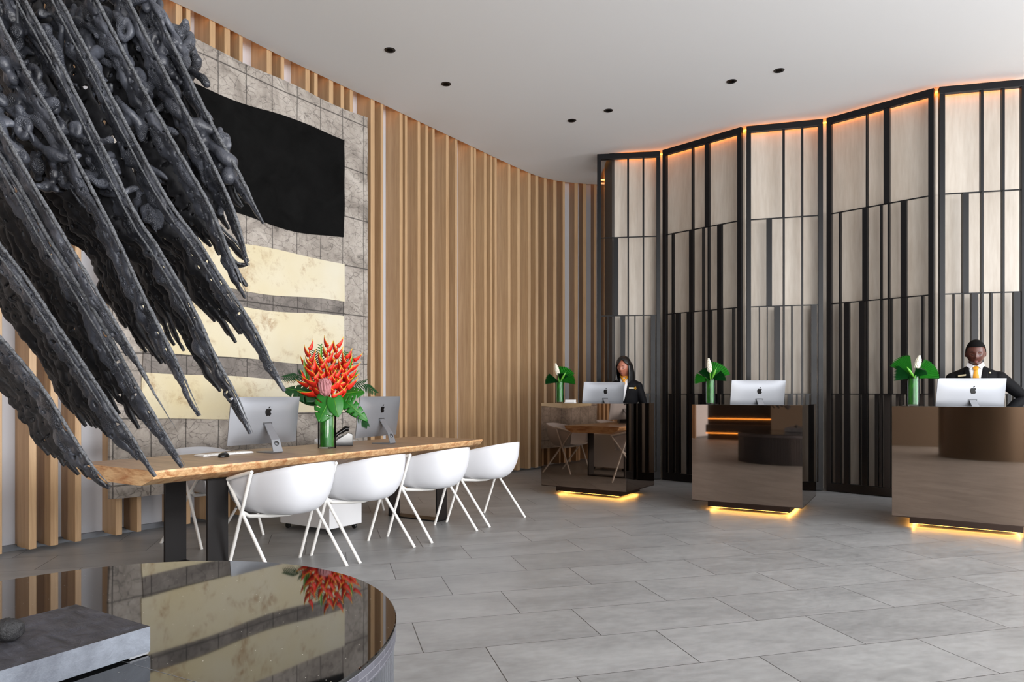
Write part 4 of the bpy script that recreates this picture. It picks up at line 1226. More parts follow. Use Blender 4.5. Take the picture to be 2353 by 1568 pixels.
def person(label, loc, rz, top, hz, fem, yaw, pitch, skin, arms):
    t_ = thing('person', label, 'person', loc, rz)
    hx, hy = hz * 0.64, hz * 0.80
    zc = top - hz - (0.008 if not fem else 0.014)
    neck = Vector((0, 0.02, zc - hz * 0.75))
    Mx = Matrix.Translation(neck) @ Matrix.Rotation(yaw, 4, 'Z') @ Matrix.Rotation(pitch, 4, 'X') @ Matrix.Translation(Vector((0, -0.03, zc)) - neck)
    sh = zc - hz * 1.42          # shoulder height
    k = 1.0 - 0.10 * fem
    mb = MB()
    head_mesh(mb, Mx, hx, hy, hz, fem)
    for s in (-1, 1):
        c = Mx @ Vector((s * hx * 0.99, 0.012, -0.01)); mb.ellipsoid(c, (0.010, 0.018, 0.032), 12, 8)
    mb.tube([Vector((0, 0.03, sh - 0.06)), Vector((0, 0.022, sh + 0.02)), Mx @ Vector((0, 0.012, -hz * 0.45))], [0.085 * k, 0.056 * k, 0.058 * k], 20)
    tz = [(0.84, 0.165, 0.115), (0.93, 0.172, 0.12), (1.05, 0.150, 0.105), (1.18, 0.168, 0.115), (1.30 - 0.06 * fem, 0.185, 0.118), (sh - 0.04, 0.175, 0.10), (sh + 0.01, 0.12, 0.075), (sh + 0.035, 0.06, 0.05)]
    def ring(z, a, b, n=32, g=0.0): return [Vector((a * k * (1 + g) * math.cos(2 * PI * i / n), 0.01 + b * k * (1 + g) * math.sin(2 * PI * i / n), z)) for i in range(n)]
    mb.loft([ring(*q) for q in tz])
    for s in (-1, 1):
        mb.tube([(s * 0.09, 0.0, 0.90), (s * 0.095, 0.0, 0.70), (s * 0.09, -0.005, 0.48), (s * 0.088, 0.01, 0.33), (s * 0.085, 0.02, 0.08)], [0.088, 0.078, 0.052, 0.055, 0.036], 16)
        mb.ellipsoid((s * 0.09, -0.045, 0.04), (0.045, 0.125, 0.04), 16, 8)
        A = [Vector(a) for a in arms[0 if s < 0 else 1]]
        mb.tube([A[0], A[0].lerp(A[1], 0.5), A[1], A[1].lerp(A[2], 0.4), A[2]], [0.052 * k, 0.047 * k, 0.040 * k, 0.040 * k, 0.027 * k], 14)
        hd = (A[2] - A[1]).normalized(); hd = Vector((hd.x * 0.6, hd.y, hd.z * 0.2)).normalized(); sd = hd.cross(UP).normalized(); pn = sd.cross(hd)
        pc = A[2] + hd * 0.045; mb.ellipsoid(pc, (0.040 * k, 0.052, 0.016), 14, 8, (sd, hd, pn))
        for fi, (o_, L, r_) in enumerate([(-0.028, 0.062, 0.0085), (-0.010, 0.074, 0.009), (0.009, 0.070, 0.0088), (0.027, 0.056, 0.0078)]):
            b_ = pc + sd * o_ * k + hd * 0.035
            mb.tube([b_, b_ + hd * L * 0.5 + pn * 0.006, b_ + hd * L * 0.8 - pn * 0.004, b_ + hd * L * 0.95 - pn * 0.018], [r_, r_, r_ * 0.92, r_ * 0.75], 8)
        tb = pc - sd * s * -0.0 + hd * -0.02; in_ = -1 if sd.x * s > 0 else 1
        tb = pc + sd * in_ * 0.032 - hd * 0.015
        mb.tube([tb, tb + sd * in_ * 0.02 + hd * 0.028, tb + sd * in_ * 0.026 + hd * 0.058 - pn * 0.008], [0.011, 0.010, 0.008], 8)
    body = mb.build('body', skin, t_, remesh=0.0048, sm_iter=2)
    sp = lambda x, z, o=0.0: Mx @ head_pt(x, -math.sqrt(max(0, 1 - x * x - z * z)), z, hx, hy, hz, fem, o)
    for s in (-1, 1):
        mb = MB(); mb.tube([sp(s * 0.20, 0.225, 0.000), sp(s * 0.38, 0.250, 0.001), sp(s * 0.57, 0.190, 0.000)], [0.0028, 0.0034 - 0.001 * fem, 0.0014], 6); mb.build('eyebrow', M['hair'], t_, smooth=True)
        mb = MB(); mb.tube([sp(s * 0.24, 0.02, 0.000), sp(s * 0.32, -0.01, 0.001), sp(s * 0.42, -0.015, 0.001), sp(s * 0.53, 0.03, 0.000)], [0.0012, 0.0026, 0.0026, 0.0012], 6); mb.build('eyelashes', M['hair'], t_, smooth=True)
    lipm = M['lips'] if fem else M['lips_man']
    mb = MB(); mb.tube([sp(-0.24, -0.52, 0.0), sp(-0.1, -0.475, 0.0), sp(0, -0.49, 0.0005), sp(0.1, -0.475, 0.0), sp(0.24, -0.52, 0.0)], [0.001, 0.0042, 0.0042, 0.0042, 0.001], 8)
    mb.tube([sp(-0.22, -0.535, 0.0), sp(-0.1, -0.57, 0.0), sp(0, -0.58, 0.0005), sp(0.1, -0.57, 0.0), sp(0.22, -0.535, 0.0)], [0.001, 0.005, 0.0056, 0.005, 0.001], 8); mb.build('lips', lipm, t_, smooth=True)
    # jacket: torso shell and sleeves as one garment
    J = []
    jz = [(0.80, 0.185, 0.125), (0.93, 0.190, 0.130), (1.05, 0.168, 0.118), (1.18, 0.184, 0.127), (1.30 - 0.06 * fem, 0.208, 0.130), (sh - 0.055, 0.222, 0.116), (sh - 0.018, 0.190, 0.098), (sh + 0.016, 0.115, 0.080), (sh + 0.04, 0.076, 0.066)]
    mb = MB(); mb.loft([ring(*q) for q in jz])
    for s in (-1, 1):
        A = [Vector(a) for a in arms[0 if s < 0 else 1]]
        e_ = A[1].lerp(A[2], 0.86)
        mb.ellipsoid(A[0] + Vector((-s * 0.006, 0, -0.006)), (0.070 * k, 0.070 * k, 0.064 * k), 16, 12)
        mb.tube([A[0] + Vector((-s * 0.01, 0, 0)), A[0].lerp(A[1], 0.5), A[1], A[1].lerp(A[2], 0.4), e_], [0.068 * k, 0.062 * k, 0.056 * k, 0.053 * k, 0.043 * k], 16)
    jk = mb.build('jacket', M['suit'], t_, remesh=0.007, sm_iter=3)
    # helper: a point on the jacket's front
    def jf(x, z, o):
        zs = [q[0] for q in jz]
        i = 0
        while i < len(zs) - 2 and z > zs[i + 1]: i += 1
        f = min(1, max(0, (z - zs[i]) / (zs[i + 1] - zs[i]))); a = (jz[i][1] + (jz[i + 1][1] - jz[i][1]) * f) * k; b = (jz[i][2] + (jz[i + 1][2] - jz[i][2]) * f) * k
        q = max(0, 1 - (x / a) ** 2)
        return Vector((x, 0.01 - b * math.sqrt(q) - o, z))
    ztp = sh + 0.042; zb = sh - 0.27
    def vpanel(name, mt, fl, fr, z0, z1, o, parent, th=0.004, n=14, m=6):
        mb = MB(); vs = []; fs = []
        for i in range(n + 1):
            z = z0 + (z1 - z0) * i / n; a, b = fl(z), fr(z)
            for j in range(m + 1): vs.append(jf(a + (b - a) * j / m, z, o))
        for i in range(n):
            for j in range(m): fs.append((i * (m + 1) + j, i * (m + 1) + j + 1, (i + 1) * (m + 1) + j + 1, (i + 1) * (m + 1) + j))
        mb.add(vs, fs); return mb.build(name, mt, parent, smooth=True, solid=th)
    vw = lambda z: 0.062 * max(0.0, (z - zb) / (ztp - zb)) ** 0.75
    vpanel('shirt', M['shirt'], lambda z: -vw(z), vw, zb, ztp, 0.004, t_)
    for s in (-1, 1):
        wl_ = lambda z: 0.012 + 0.042 * math.sin(PI * min(1, max(0, (z - zb) / (ztp - zb))) ** 1.4)
        if s < 0: vpanel('lapel', M['suit'], lambda z: -vw(z) - wl_(z), lambda z: -vw(z), zb, ztp - 0.01, 0.009, jk, 0.006)
        else: vpanel('lapel', M['suit'], lambda z: vw(z), lambda z: vw(z) + wl_(z), zb, ztp - 0.01, 0.009, jk, 0.006)
    # trousers
    mb = MB()
    for s in (-1, 1):
        mb.tube([(s * 0.09, 0.0, 0.93), (s * 0.097, 0.0, 0.70), (s * 0.092, -0.002, 0.48), (s * 0.09, 0.01, 0.30), (s * 0.088, 0.015, 0.07)], [0.098, 0.090, 0.072, 0.070, 0.062], 18)
    mb.loft([ring(0.80, 0.18, 0.122), ring(0.95, 0.176, 0.124)]); mb.build('trousers', M['suit'], t_, smooth=True)
    mb = MB()
    for s in (-1, 1): mb.ellipsoid((s * 0.09, -0.045, 0.043), (0.052, 0.135, 0.046), 18, 10)
    mb.build('shoes', M['gloss_black'], t_, smooth=True)
    return t_, Mx, (hx, hy, hz), sh, jf, sp, k, jk

# man behind the right desk
ml = (4.62, 6.90, 0)
tm, Mx, (hx, hy, hz), sh, jf, sp, k, jk = person('man in a black suit with golden tie standing behind the right reception desk, looking down', ml, math.radians(-31), 1.757, 0.128, 0.0,
    math.radians(0), math.radians(14), M['skin_man'],
    [[(-0.190, 0.0, 1.362), (-0.275, -0.02, 1.12), (-0.18, -0.15, 0.985)], [(0.195, 0.0, 1.368), (0.395, 0.02, 1.165), (0.25, -0.14, 1.03)]])
mb = MB(); head_mesh(mb, Mx, hx, hy, hz, 0, lambda x, y, z: 0.0035 + 0.003 * max(0, z), lambda x, y, z: z > (0.60 - 0.25 * max(0, abs(x) - 0.45) if y < -0.35 else 0.52 - 1.25 * (y + 0.35) if y < 0.18 else max(-0.42, -0.14 - 1.2 * (y - 0.18))), 96, 80)
mb.build('hair', M['hair_short'], tm, smooth=True, solid=0.003)
# collar and tie
for s in (-1, 1):
    mb = MB(); zc_ = sh + 0.03
    a_ = [Vector((s * 0.064, -0.02, zc_ + 0.045)), Vector((s * 0.012, -0.085, zc_ + 0.012)), Vector((s * 0.045, -0.094, zc_ - 0.022)), Vector((s * 0.076, -0.045, zc_ + 0.01))]
    mb.add(a_, [(0, 1, 2, 3)]); mb.build('collar', M['shirt'], tm, solid=0.005)
mb = MB(); mb.loft([[Vector((0.062 * math.cos(a), 0.015 + 0.062 * math.sin(a), z)) for a in [2 * PI * i / 28 for i in range(28)]] for z in (sh + 0.015, sh + 0.07)], cap=False); mb.build('collar', M['shirt'], tm, smooth=True, solid=0.004)
mb = MB()
def trow(z, w_, o): return [jf(-w_, z, o), jf(-w_ * 0.4, z, o + 0.006), jf(w_ * 0.4, z, o + 0.006), jf(w_, z, o), jf(w_ * 0.5, z, o - 0.003), jf(-w_ * 0.5, z, o - 0.003)]
mb.loft([trow(sh - 0.26, 0.006, 0.010), trow(sh - 0.20, 0.034, 0.012), trow(sh - 0.06, 0.024, 0.014), trow(sh - 0.005, 0.014, 0.018), trow(sh + 0.0, 0.020, 0.024), trow(sh + 0.032, 0.026, 0.026), trow(sh + 0.036, 0.018, 0.018)])
mb.build('tie', M['tie'], tm, smooth=True, auto=0.9)
mb = MB(); p = jf(-0.115, sh - 0.055, 0.016); mb.box(p, (0.068, 0.005, 0.016), (Vector((0.95, -0.3, 0.14)).normalized(), Vector((0.3, 0.95, 0)).normalized(), UP)); mb.build('name_tag', M['tag_metal'], jk)
mb = MB(); p = jf(0.115, sh - 0.03, 0.014); mb.ellipsoid(p, (0.010, 0.004, 0.008), 10, 6); mb.build('lapel_pin', M['tag_metal'], jk, smooth=True)

# woman behind the left desk
wl2 = (1.452, 8.86, 0)
tw, Mx, (hx, hy, hz), sh, jf, sp, k, jk = person('woman in a black jacket with golden neck scarf standing behind the left reception desk', wl2, math.radians(-20), 1.69, 0.124, 1.0,
    math.radians(-12), math.radians(9), M['skin_woman'],
    [[(-0.160, 0.0, 1.308), (-0.215, 0.03, 1.08), (-0.21, -0.07, 0.85)], [(0.163, 0.0, 1.308), (0.225, 0.03, 1.08), (0.22, -0.07, 0.85)]])
mb = MB(); head_mesh(mb, Mx, hx, hy, hz, 1, lambda x, y, z: 0.007 + 0.009 * max(0, z), lambda x, y, z: z > (0.74 - 0.75 * max(0, abs(x - 0.12) - 0.1) if y < -0.30 else 0.30 - 1.2 * (y + 0.3) if y < 0.2 else -0.5), 96, 80)
hr = []
for i in range(12):
    f = i / 11; z = hz * (0.35 - 2.15 * f); rx = hx * (1.14 + 0.22 * math.sin(PI * min(1, f * 0.9)) + 0.10 * f); ry = hy * (1.10 + 0.12 * f)
    gap = 1.02 - 0.42 * f
    ring_ = []
    for j in range(29):
        a = -PI / 2 + gap + (2 * PI - 2 * gap) * j / 28
        w_ = 1 + 0.035 * math.sin(j * 2.3)
        q = Vector((rx * math.cos(a) * w_, 0.012 + 0.02 * f + ry * math.sin(a) * w_, z)); ring_.append(Mx @ q)
    hr.append(ring_)
mb.loft(hr, cap=False, closed=False)
mb.build('hair', M['hair'], tw, smooth=True, solid=0.016)
# golden scarf knotted at the neck
mb = MB(); zc_ = sh + 0.035
mb.tube([Vector((0.066 * math.cos(a), 0.012 + 0.066 * math.sin(a), zc_ + 0.022 + 0.014 * math.sin(a))) for a in [2 * PI * i / 24 for i in range(25)]], 0.012, 8)
mb.build('neck_scarf', M['tie'], tw, smooth=True)
for s in (-1, 1):
    mb = MB(); mb.tube([Vector((s * 0.055, -0.04, zc_ + 0.02)), Vector((s * 0.018, -0.085, zc_ - 0.022)), Vector((-s * 0.008, -0.105, zc_ - 0.06)), Vector((-s * 0.012, -0.112, zc_ - 0.09))], [0.013, 0.013, 0.012, 0.008], 8); mb.build('scarf_end', M['tie'], tw, smooth=True)
mb = MB(); p = jf(0.095, sh - 0.10, 0.013); axx = (Vector((0.95, 0.3, 0.0)).normalized(), Vector((-0.3, 0.95, 0)).normalized(), UP); mb.box(p, (0.062, 0.005, 0.013), axx); mb.build('name_tag', M['tag_metal'], jk)
mb = MB(); p = jf(0.142, sh - 0.10, 0.012); mb.tube([p + axx[0] * 0.012 * math.cos(a) + UP * 0.012 * math.sin(a) for a in [0.7 + 5.2 * i / 16 for i in range(17)]], 0.003, 6); mb.build('brooch', M['brass'], jk, smooth=True)
for s in (1,):
    mb = MB(); mb.ellipsoid(Mx @ Vector((s * (hx * 1.02 + 0.006), 0.0, -0.036)), (0.004, 0.004, 0.007), 8, 6); mb.build('earring', M['tag_metal'], tw, smooth=True)
# ================================================================ ROUND GRANITE TABLE
RC = Vector((-1.20, 1.965, 0)); RR = 0.86; RZ_ = 0.52
rt = thing('round_plinth', 'low round plinth with polished black granite top in the lower left foreground', 'plinth', RC, 0)
mb = MB(); mb.lathe((0, 0, 0), [(0.0, RZ_ - 0.012), (RR - 0.003, RZ_ - 0.012), (RR, RZ_ - 0.009), (RR, RZ_ - 0.003), (RR - 0.003, RZ_), (0.0, RZ_)], 160); mb.build('granite_top', M['granite'], rt, smooth=True, auto=0.5)
m = M['rim'] = mat('rim_stone', rgb(78, 78, 86), 0.5); t = NT(m)
p = t.coord(); x, y, z = t.sep(p)
ang = t.math('MULTIPLY', t.math('ARCTAN2', y, x), RR)
br = t.n('ShaderNodeTexBrick'); br.inputs['Scale'].default_value = 1.0; br.inputs['Brick Width'].default_value = 0.085; br.inputs['Row Height'].default_value = 0.0195
br.inputs['Mortar Size'].default_value = 0.0012; br.inputs['Color1'].default_value = rgb(66, 66, 73); br.inputs['Color2'].default_value = rgb(84, 84, 92); br.inputs['Mortar'].default_value = rgb(108, 108, 115)
t.l(t.comb(ang, z), br.inputs['Vector']); t.color(br.outputs[0]); t.bump(t.noise(p, 60, 4, 0.6), 0.4, 0.003)
mb = MB(); mb.lathe((0, 0, 0), [(RR - 0.05, RZ_ - 0.058), (RR - 0.002, RZ_ - 0.058), (RR - 0.002, RZ_ - 0.0125), (RR - 0.05, RZ_ - 0.0125)], 160); mb.build('stone_rim', M['rim'], rt, smooth=True, auto=0.5)
mb = MB(); nr = 220; r0 = []
ring_ = []
for i in range(nr):
    for k_, (dr, da) in enumerate(((0.0, 0.05), (0.014, 0.22), (0.014, 0.58), (0.0, 0.75))):
        a = 2 * PI * (i + da) / nr; ring_.append((RR - 0.022 + dr, a))
mk = lambda z: [Vector((r_ * math.cos(a), r_ * math.sin(a), z)) for r_, a in ring_]
mb.loft([mk(0.0), mk(RZ_ - 0.0585)]); mb.build('ribbed_base', mat('ribbed_metal', rgb(92, 94, 100), 0.38, 0.5), rt)
mb = MB(); a0_, a1_ = -0.95, -0.56
mb.tube([Vector(((RR - 0.001) * math.cos(a0_ + (a1_ - a0_) * i / 24), (RR - 0.001) * math.sin(a0_ + (a1_ - a0_) * i / 24), RZ_ - 0.062)) for i in range(25)], [0.0045 * math.sin(PI * min(1, (24.2 - i) / 24 * 0.9)) + 0.0004 for i in range(25)], 8); mb.build('golden_arc', M['brass'], rt, smooth=True)  # thin golden arc under the rim, tapering along its length
a_ = floor_at(290, 1523, RZ_) - RC; b_ = floor_at(450, 1568, RZ_) - RC; dv = (b_ - a_); a2 = a_ - dv * 1.0; b2 = a_ + dv * 2.1
mb = MB(); mb.bar((a2.x, a2.y, RZ_ + 0.0002), (b2.x, b2.y, RZ_ + 0.0002), 0.0012, 0.0006); mb.build('joint_line', M['alu'], rt)

# slate block on it
Rv = Vector((-0.947, 1.811, 0)); Bv = Vector((-1.26, 2.0, 0)); dX = (Rv - Bv).normalized(); dY = Vector((dX.y, -dX.x, 0))
if dY.y > 0: dY = -dY
Wb, Lb = (Rv - Bv).length, 0.80
sc = Bv + dX * Wb / 2 + dY * Lb / 2
sb = thing('slate_block', 'rough dark slate block lying on the round black granite plinth', 'stone block', (sc.x, sc.y, RZ_ + 0.002), math.atan2(dX.y, dX.x))
mb = MB(); nx, ny = 60, 130; V_ = []; F_ = []
for i in range(nx + 1):
    for j in range(ny + 1):
        x = -Wb / 2 + Wb * i / nx; y = -Lb / 2 + Lb * j / ny
        e_ = min(1, min(i, nx - i, j, ny - j) / 3)
        z = 0.070 + 0.004 * e_ * noise.fractal(Vector((x * 14, y * 6, 0)), 0.8, 2.2, 5)
        V_.append(Vector((x, y, z)))
for i in range(nx):
    for j in range(ny): F_.append((i * (ny + 1) + j, (i + 1) * (ny + 1) + j, (i + 1) * (ny + 1) + j + 1, i * (ny + 1) + j + 1))
mb.add(V_, F_, 0)
bd = [i * (ny + 1) for i in range(nx + 1)] + [nx * (ny + 1) + j for j in range(1, ny + 1)] + [i * (ny + 1) + ny for i in range(nx - 1, -1, -1)] + [j for j in range(ny - 1, 0, -1)]
b0 = mb.add([Vector((mb.v[i].x, mb.v[i].y, 0.004)) for i in bd], [])
for q in range(len(bd)):
    mb.f.append((bd[q], bd[(q + 1) % len(bd)], b0 + (q + 1) % len(bd), b0 + q)); mb.mi.append(1)
mb.f.append(tuple(b0 + q for q in range(len(bd)))); mb.mi.append(1)
mb.build('block', [M['slate'], M['slate_edge']], sb, smooth=True, auto=0.5)
mb = MB(); mb.box((Wb / 2 - 0.004, Lb / 2 - 0.03, 0.003), (0.010, 0.05, 0.005)); mb.box((0, 0, 0.002), (Wb - 0.06, Lb - 0.06, 0.004)); mb.build('base_foot', M['alu'], sb)
pr = floor_at(8, 1483, RZ_ + 0.072)
rk = MB(); rk.ellipsoid((0, 0, 0.026), (0.036, 0.034, 0.028), 40, 24)
rk.v = [v + v.normalized() * 0.006 * noise.fractal(v * 30, 0.8, 2.1, 4) for v in rk.v]
o = rk.build('rock', M['rock'], smooth=True); o.location = (pr.x - 0.01, pr.y + 0.03, RZ_ + 0.073); tag(o, 'small rough black rock lying on the slate block at the left edge', 'rock')

# ================================================================ HANGING SCULPTURE
anchor = at(-60, 300, 2.4)
sc_ = thing('hanging_sculpture', 'huge charred black sculpture of layered blades sweeping down over the table end', 'sculpture', (anchor.x, anchor.y, 1.0))
RG = {  # ridge line in photo columns and rows, distance, stack depth (layers), step, blade width
 'a': ([(-110, 660), (-40, 738), (0, 775), (40, 820), (75, 862), (110, 910), (165, 1000), (215, 1075), (257, 1117)], 2.00, 7, 7.5, 24),
 'b': ([(-110, 400), (-60, 480), (0, 562), (60, 640), (120, 730), (190, 835), (262, 945), (312, 1018), (359, 1095)], 2.08, 8, 7.5, 25),
 'c': ([(-110, 200), (-60, 262), (0, 355), (60, 455), (110, 545), (170, 640), (250, 770), (310, 880), (385, 1005), (426, 1070)], 2.14, 9, 9, 27),
 'd': ([(-110, 110), (-60, 190), (0, 291), (60, 395), (110, 480), (187, 610), (240, 700), (300, 800), (352, 900), (402, 982)], 2.10, 2, 8, 22),
 'e': ([(-60, -60), (-15, 20), (65, 172), (111, 250), (190, 395), (272, 555), (330, 680), (400, 820), (462, 955)], 2.22, 7, 7.5, 23),
 'f': ([(20, -70), (57, 0), (140, 150), (192, 250), (310, 487), (356, 560), (440, 700), (500, 830), (545, 910), (581, 996)], 2.30, 8, 8, 25),
 'g': ([(98, -70), (138, 0), (220, 155), (298, 300), (383, 455), (459, 560), (509, 640), (566, 725), (615, 815), (658, 898)], 2.38, 8, 8.5, 25),
 'h': ([(185, -70), (222, 0), (310, 168), (400, 330), (480, 470), (530, 590), (570, 684)], 2.46, 6, 6, 24),
 'i': ([(255, -70), (295, 0), (345, 100), (410, 225), (470, 340), (535, 480), (574, 610)], 2.52, 5, 6, 20),
 'j': ([(310, -60), (345, 0), (398, 105), (440, 190), (495, 300), (550, 400), (606, 515)], 2.58, 4, 6, 18),
}
def path_fn(P):
    pts = catmull(P, 10); L = [0]
    for a, b in zip(pts, pts[1:]): L.append(L[-1] + (b - a).length)
    def f(s):
        s = max(0, min(1, s)) * L[-1]; i = 0
        lo, hi = 0, len(L) - 2
        while lo < hi:
            m_ = (lo + hi + 1) // 2
            if L[m_] <= s: lo = m_
            else: hi = m_ - 1
        i = lo; k = (s - L[i]) / max(1e-9, L[i + 1] - L[i]); p_ = pts[i].lerp(pts[i + 1], k)
        a = pts[max(0, i - 3)]; b = pts[min(len(pts) - 1, i + 4)]; d = (b - a).normalized()
        return p_, d, Vector((-d.y, d.x))      # lower-left normal in photo rows
    return f, L[-1]
R5 = random.Random(11)
def blade(fn, Ltot, s0, s1, off, Y, W, seed, mt, thick=0.011, hole=0.5, relief=0.012, name='blade', tip=0.16, fill=0.0, splay=0.0):
    n = max(12, int(Ltot * (s1 - s0) / 5)); m_ = 7
    vs = []; val = []
    for i in range(n + 1):
        k = i / n; s = s0 + (s1 - s0) * k; p_, d, nn = fn(s)
        wide = 1 + fill * max(0.0, min(1.0, (560 - p_.y) / 160.0))
        tp = 1.0 if k < 1 - tip else max(0.03, ((1 - k) / tip)) ** 0.8
        tp *= min(1, 0.35 + k * 9)
        lo = 1 + 0.50 * noise.noise(Vector((s * Ltot / 34, seed, 1.7))) + 0.30 * noise.noise(Vector((s * Ltot / 12, seed, 5.2)))
        ue = 0.13 * noise.noise(Vector((s * Ltot / 18, seed, 9.9)))
        cx = noise.noise(Vector((s * Ltot / 90, seed, 4.4))) * 8
        for j in range(m_ + 1):
            t_ = j / m_
            o = off * wide * (1 + splay * max(0.0, (s - 0.62) / 0.38)) + cx + (ue * (1 - t_) + t_ * lo) * W * wide * tp
            q = p_ + nn * o
            rel = relief * noise.noise(Vector((s * Ltot / (26 if mt is M['char'] else 60), t_ * 2.2 + seed, 2.0))) - 0.010 * math.sin(PI * t_)
            vs.append(at(q.x, q.y, Y + rel + 0.02 * t_))
            val.append(noise.noise(Vector((s * Ltot / 17, t_ * 3.0 + seed * 3.1, 8.0))))
    fs = []
    for i in range(n):
        for j in range(m_):
            a = i * (m_ + 1) + j
            c = (a, a + 1, a + m_ + 2, a + m_ + 1)
            if 0 < j < m_ - 1 and i > 2 and min(val[x] for x in c) > hole - 0.12 and max(val[x] for x in c) > hole: continue
            fs.append(c)
    mb = MB(); mb.add(vs, fs)
    used = sorted(set(i for f_ in mb.f for i in f_)); mp_ = {o: k for k, o in enumerate(used)}
    mb.v = [mb.v[i] for i in used]; mb.f = [tuple(mp_[i] for i in f_) for f_ in mb.f]
    return mb.build(name, mt, sc_, smooth=True, world=True, solid=thick, sub=1)
def rod(fn, Ltot, s0, s1, off, Y, w_, seed):
    n = int(Ltot * (s1 - s0) / 9); pts_ = []; rad = []
    for i in range(n + 1):
        k = i / n; s = s0 + (s1 - s0) * k; p_, d, nn = fn(s); q = p_ + nn * (off + 1.2 * noise.noise(Vector((s * 40, seed, 0))))
        pts_.append(at(q.x, q.y, Y)); r_ = w_ * Y / F * (1 + 0.25 * noise.noise(Vector((s * 60, seed, 3)))) * (1 if k < 0.86 else max(0.12, (1 - k) / 0.14)); rad.append(r_)
    mb = MB(); mb.tube(pts_, rad, 7); return mb.build('edge_rod', M['char_rod'], sc_, smooth=True, world=True)
for gi, (key, (P, Y0, K, stp, Wd)) in enumerate(RG.items()):
    fn, Lt = path_fn(P)
    for k in range(K, -1, -1):
        sd = gi * 17.3 + k * 3.7
        end = 1.0 - (0.0 if k == 0 else 0.035 + 0.024 * k + 0.07 * R5.random())
        if key == 'd': end -= 0.12
        W_ = Wd * (0.72 if k == 0 else 0.75 + 0.30 * R5.random())
        blade(fn, Lt, 0.0, end, 2 + k * stp * (1 if k else 0), Y0 + (0.042 if k < 2 else 0.05) * k, W_, sd, M['char'] if k <= 1 else M['char_shaded'], hole=0.26 if k else 0.24, tip=0.08 + 0.10 * R5.random(), fill={'e': 0.9, 'f': 0.9, 'g': 0.8, 'h': 0.8, 'i': 0.6, 'j': 0.3}.get(key, 0.0) * (0.15 if k < 2 else 1.0), splay=0.55)  # rear layers use the copy with shade in its colour
    rod(fn, Lt, 0.0, 1.0, 0.0, Y0 - 0.012, 4.2, gi * 5.1)
    if key in 'bcfg': rod(fn, Lt, 0.0, 0.80, 17, Y0 - 0.006, 2.6, gi * 5.1 + 2)
# extra short fringes below the right-hand groups
for (P, Y, W_) in [([(455, 470), (500, 540), (540, 600), (571, 610)], 2.6, 16), ([(440, 440), (505, 520), (545, 560), (574, 600)], 2.62, 14), ([(470, 520), (520, 570), (548, 625), (566, 660)], 2.55, 14), ([(500, 330), (530, 400), (545, 450), (560, 475)], 2.63, 14)]:
    fn, Lt = path_fn(P); blade(fn, Lt, 0, 1, 0, Y, W_, Y * 10 + W_, M['char_shaded'], hole=0.6)
    rod(fn, Lt, 0, 1, 0, Y - 0.01, 3, W_)
# molten crust: knobs and runs between the ridges
REG = [(-60, -60), (392, -60), (398, 20), (452, 60), (462, 140), (480, 205), (525, 285), (556, 345), (560, 400), (545, 470), (520, 560), (470, 560), (420, 520), (370, 590), (330, 520), (270, 560), (215, 470), (140, 470), (70, 420), (-60, 400)]
def inside(x, y):
    c = False; j = len(REG) - 1
    for i in range(len(REG)):
        xi, yi = REG[i]; xj, yj = REG[j]
        if (yi > y) != (yj > y) and x < (xj - xi) * (y - yi) / (yj - yi) + xi: c = not c
        j = i
    return c
KY = sorted([(path_fn(P)[0], Y) for (P, Y, *_r) in RG.values()], key=lambda q: q[1])
def depth_at(u, v):
    """distance of the front surface, from the ridge order"""
    return 2.10 + 0.5 * max(0, min(1, (u + 0.35 * (-v) + 60) / 480.0 + 0.28))
chunks = [MB() for _ in range(6)]
made = 0; tries = 0
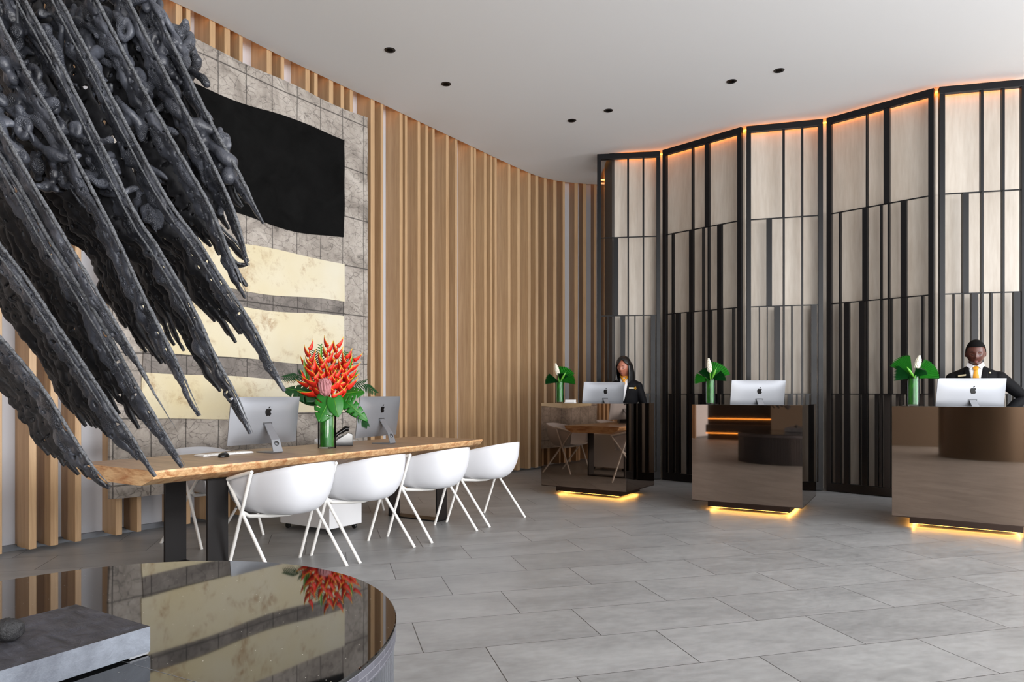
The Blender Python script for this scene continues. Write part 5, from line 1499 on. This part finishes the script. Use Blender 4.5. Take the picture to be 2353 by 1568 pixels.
while made < 205 and tries < 5000:
    tries += 1
    u, v = R5.uniform(-50, 565), R5.uniform(-50, 590)
    if not inside(u, v): continue
    made += 1
    ang = math.radians(R5.gauss(62, 12)); Lp = R5.uniform(35, 150); n = 9
    rb = R5.uniform(5.5, 13) * (0.75 if v > 380 else 1.0)
    Yb = depth_at(u, v) + R5.uniform(-0.05, 0.13)
    pts_ = []; rad = []; x, y = u, v
    for i in range(n + 1):
        k = i / n
        ang += R5.gauss(0, 0.20)
        pts_.append(at(x, y, Yb + 0.02 * math.sin(k * 5 + u)))
        rr_ = rb * (0.55 + 0.75 * abs(noise.noise(Vector((k * 2.6, u, v))) * 2) + 0.25 * math.sin(PI * k)) * Yb / F
        rad.append(max(0.005, rr_)); x += math.cos(ang) * Lp / n; y += math.sin(ang) * Lp / n
    if not inside(x, y): continue
    c_ = chunks[min(5, max(0, int((u + 60) / 105)))]
    c_.tube(pts_, rad, 10)
    c_.ellipsoid(pts_[0], (rad[0] * 0.97,) * 3, 10, 8); c_.ellipsoid(pts_[-1], (rad[-1] * 0.97,) * 3, 10, 8)
    if R5.random() < 0.30:      # a ring with a hole in it
        a = R5.uniform(0, 6.28); rc = R5.uniform(11, 20); q = (u + R5.uniform(-20, 20), v + R5.uniform(-20, 20))
        if inside(q[0] + 15, q[1] + 15): c_.tube([at(q[0] + rc * 0.75 * math.cos(a + 6.28 * i / 14), q[1] + rc * 1.2 * math.sin(a + 6.28 * i / 14), Yb - 0.01) for i in range(15)], [0.009 + 0.006 * abs(math.sin(i * 0.8 + a)) for i in range(15)], 8, cap=False)
    if R5.random() < 0.35:      # a bridge across to the next ridge
        x2, y2 = u + R5.uniform(28, 48), v - R5.uniform(-4, 16)
        if inside(x2, y2): c_.tube([pts_[2], at((u + x2) / 2, (v + y2) / 2 + 6, Yb), at(x2, y2, depth_at(x2, y2))], [rad[2], rad[2] * 0.6, rad[2]], 8)
for c_ in chunks:
    if c_.v: c_.build('molten_crust', M['char'], sc_, world=True, remesh=0.0065, sm_iter=1)
# steel cables that carry it, up to the ceiling above the frame
for (u, v, Y) in [(40, 60, 2.3), (300, 30, 2.55), (-55, 250, 2.2)]:
    p = at(u, v, Y)
    mb = MB(); mb.tube([p, Vector((p.x - 0.01, p.y, CZ))], 0.004, 6); mb.build('steel_cable', M['alu_dark'], sc_, world=True)
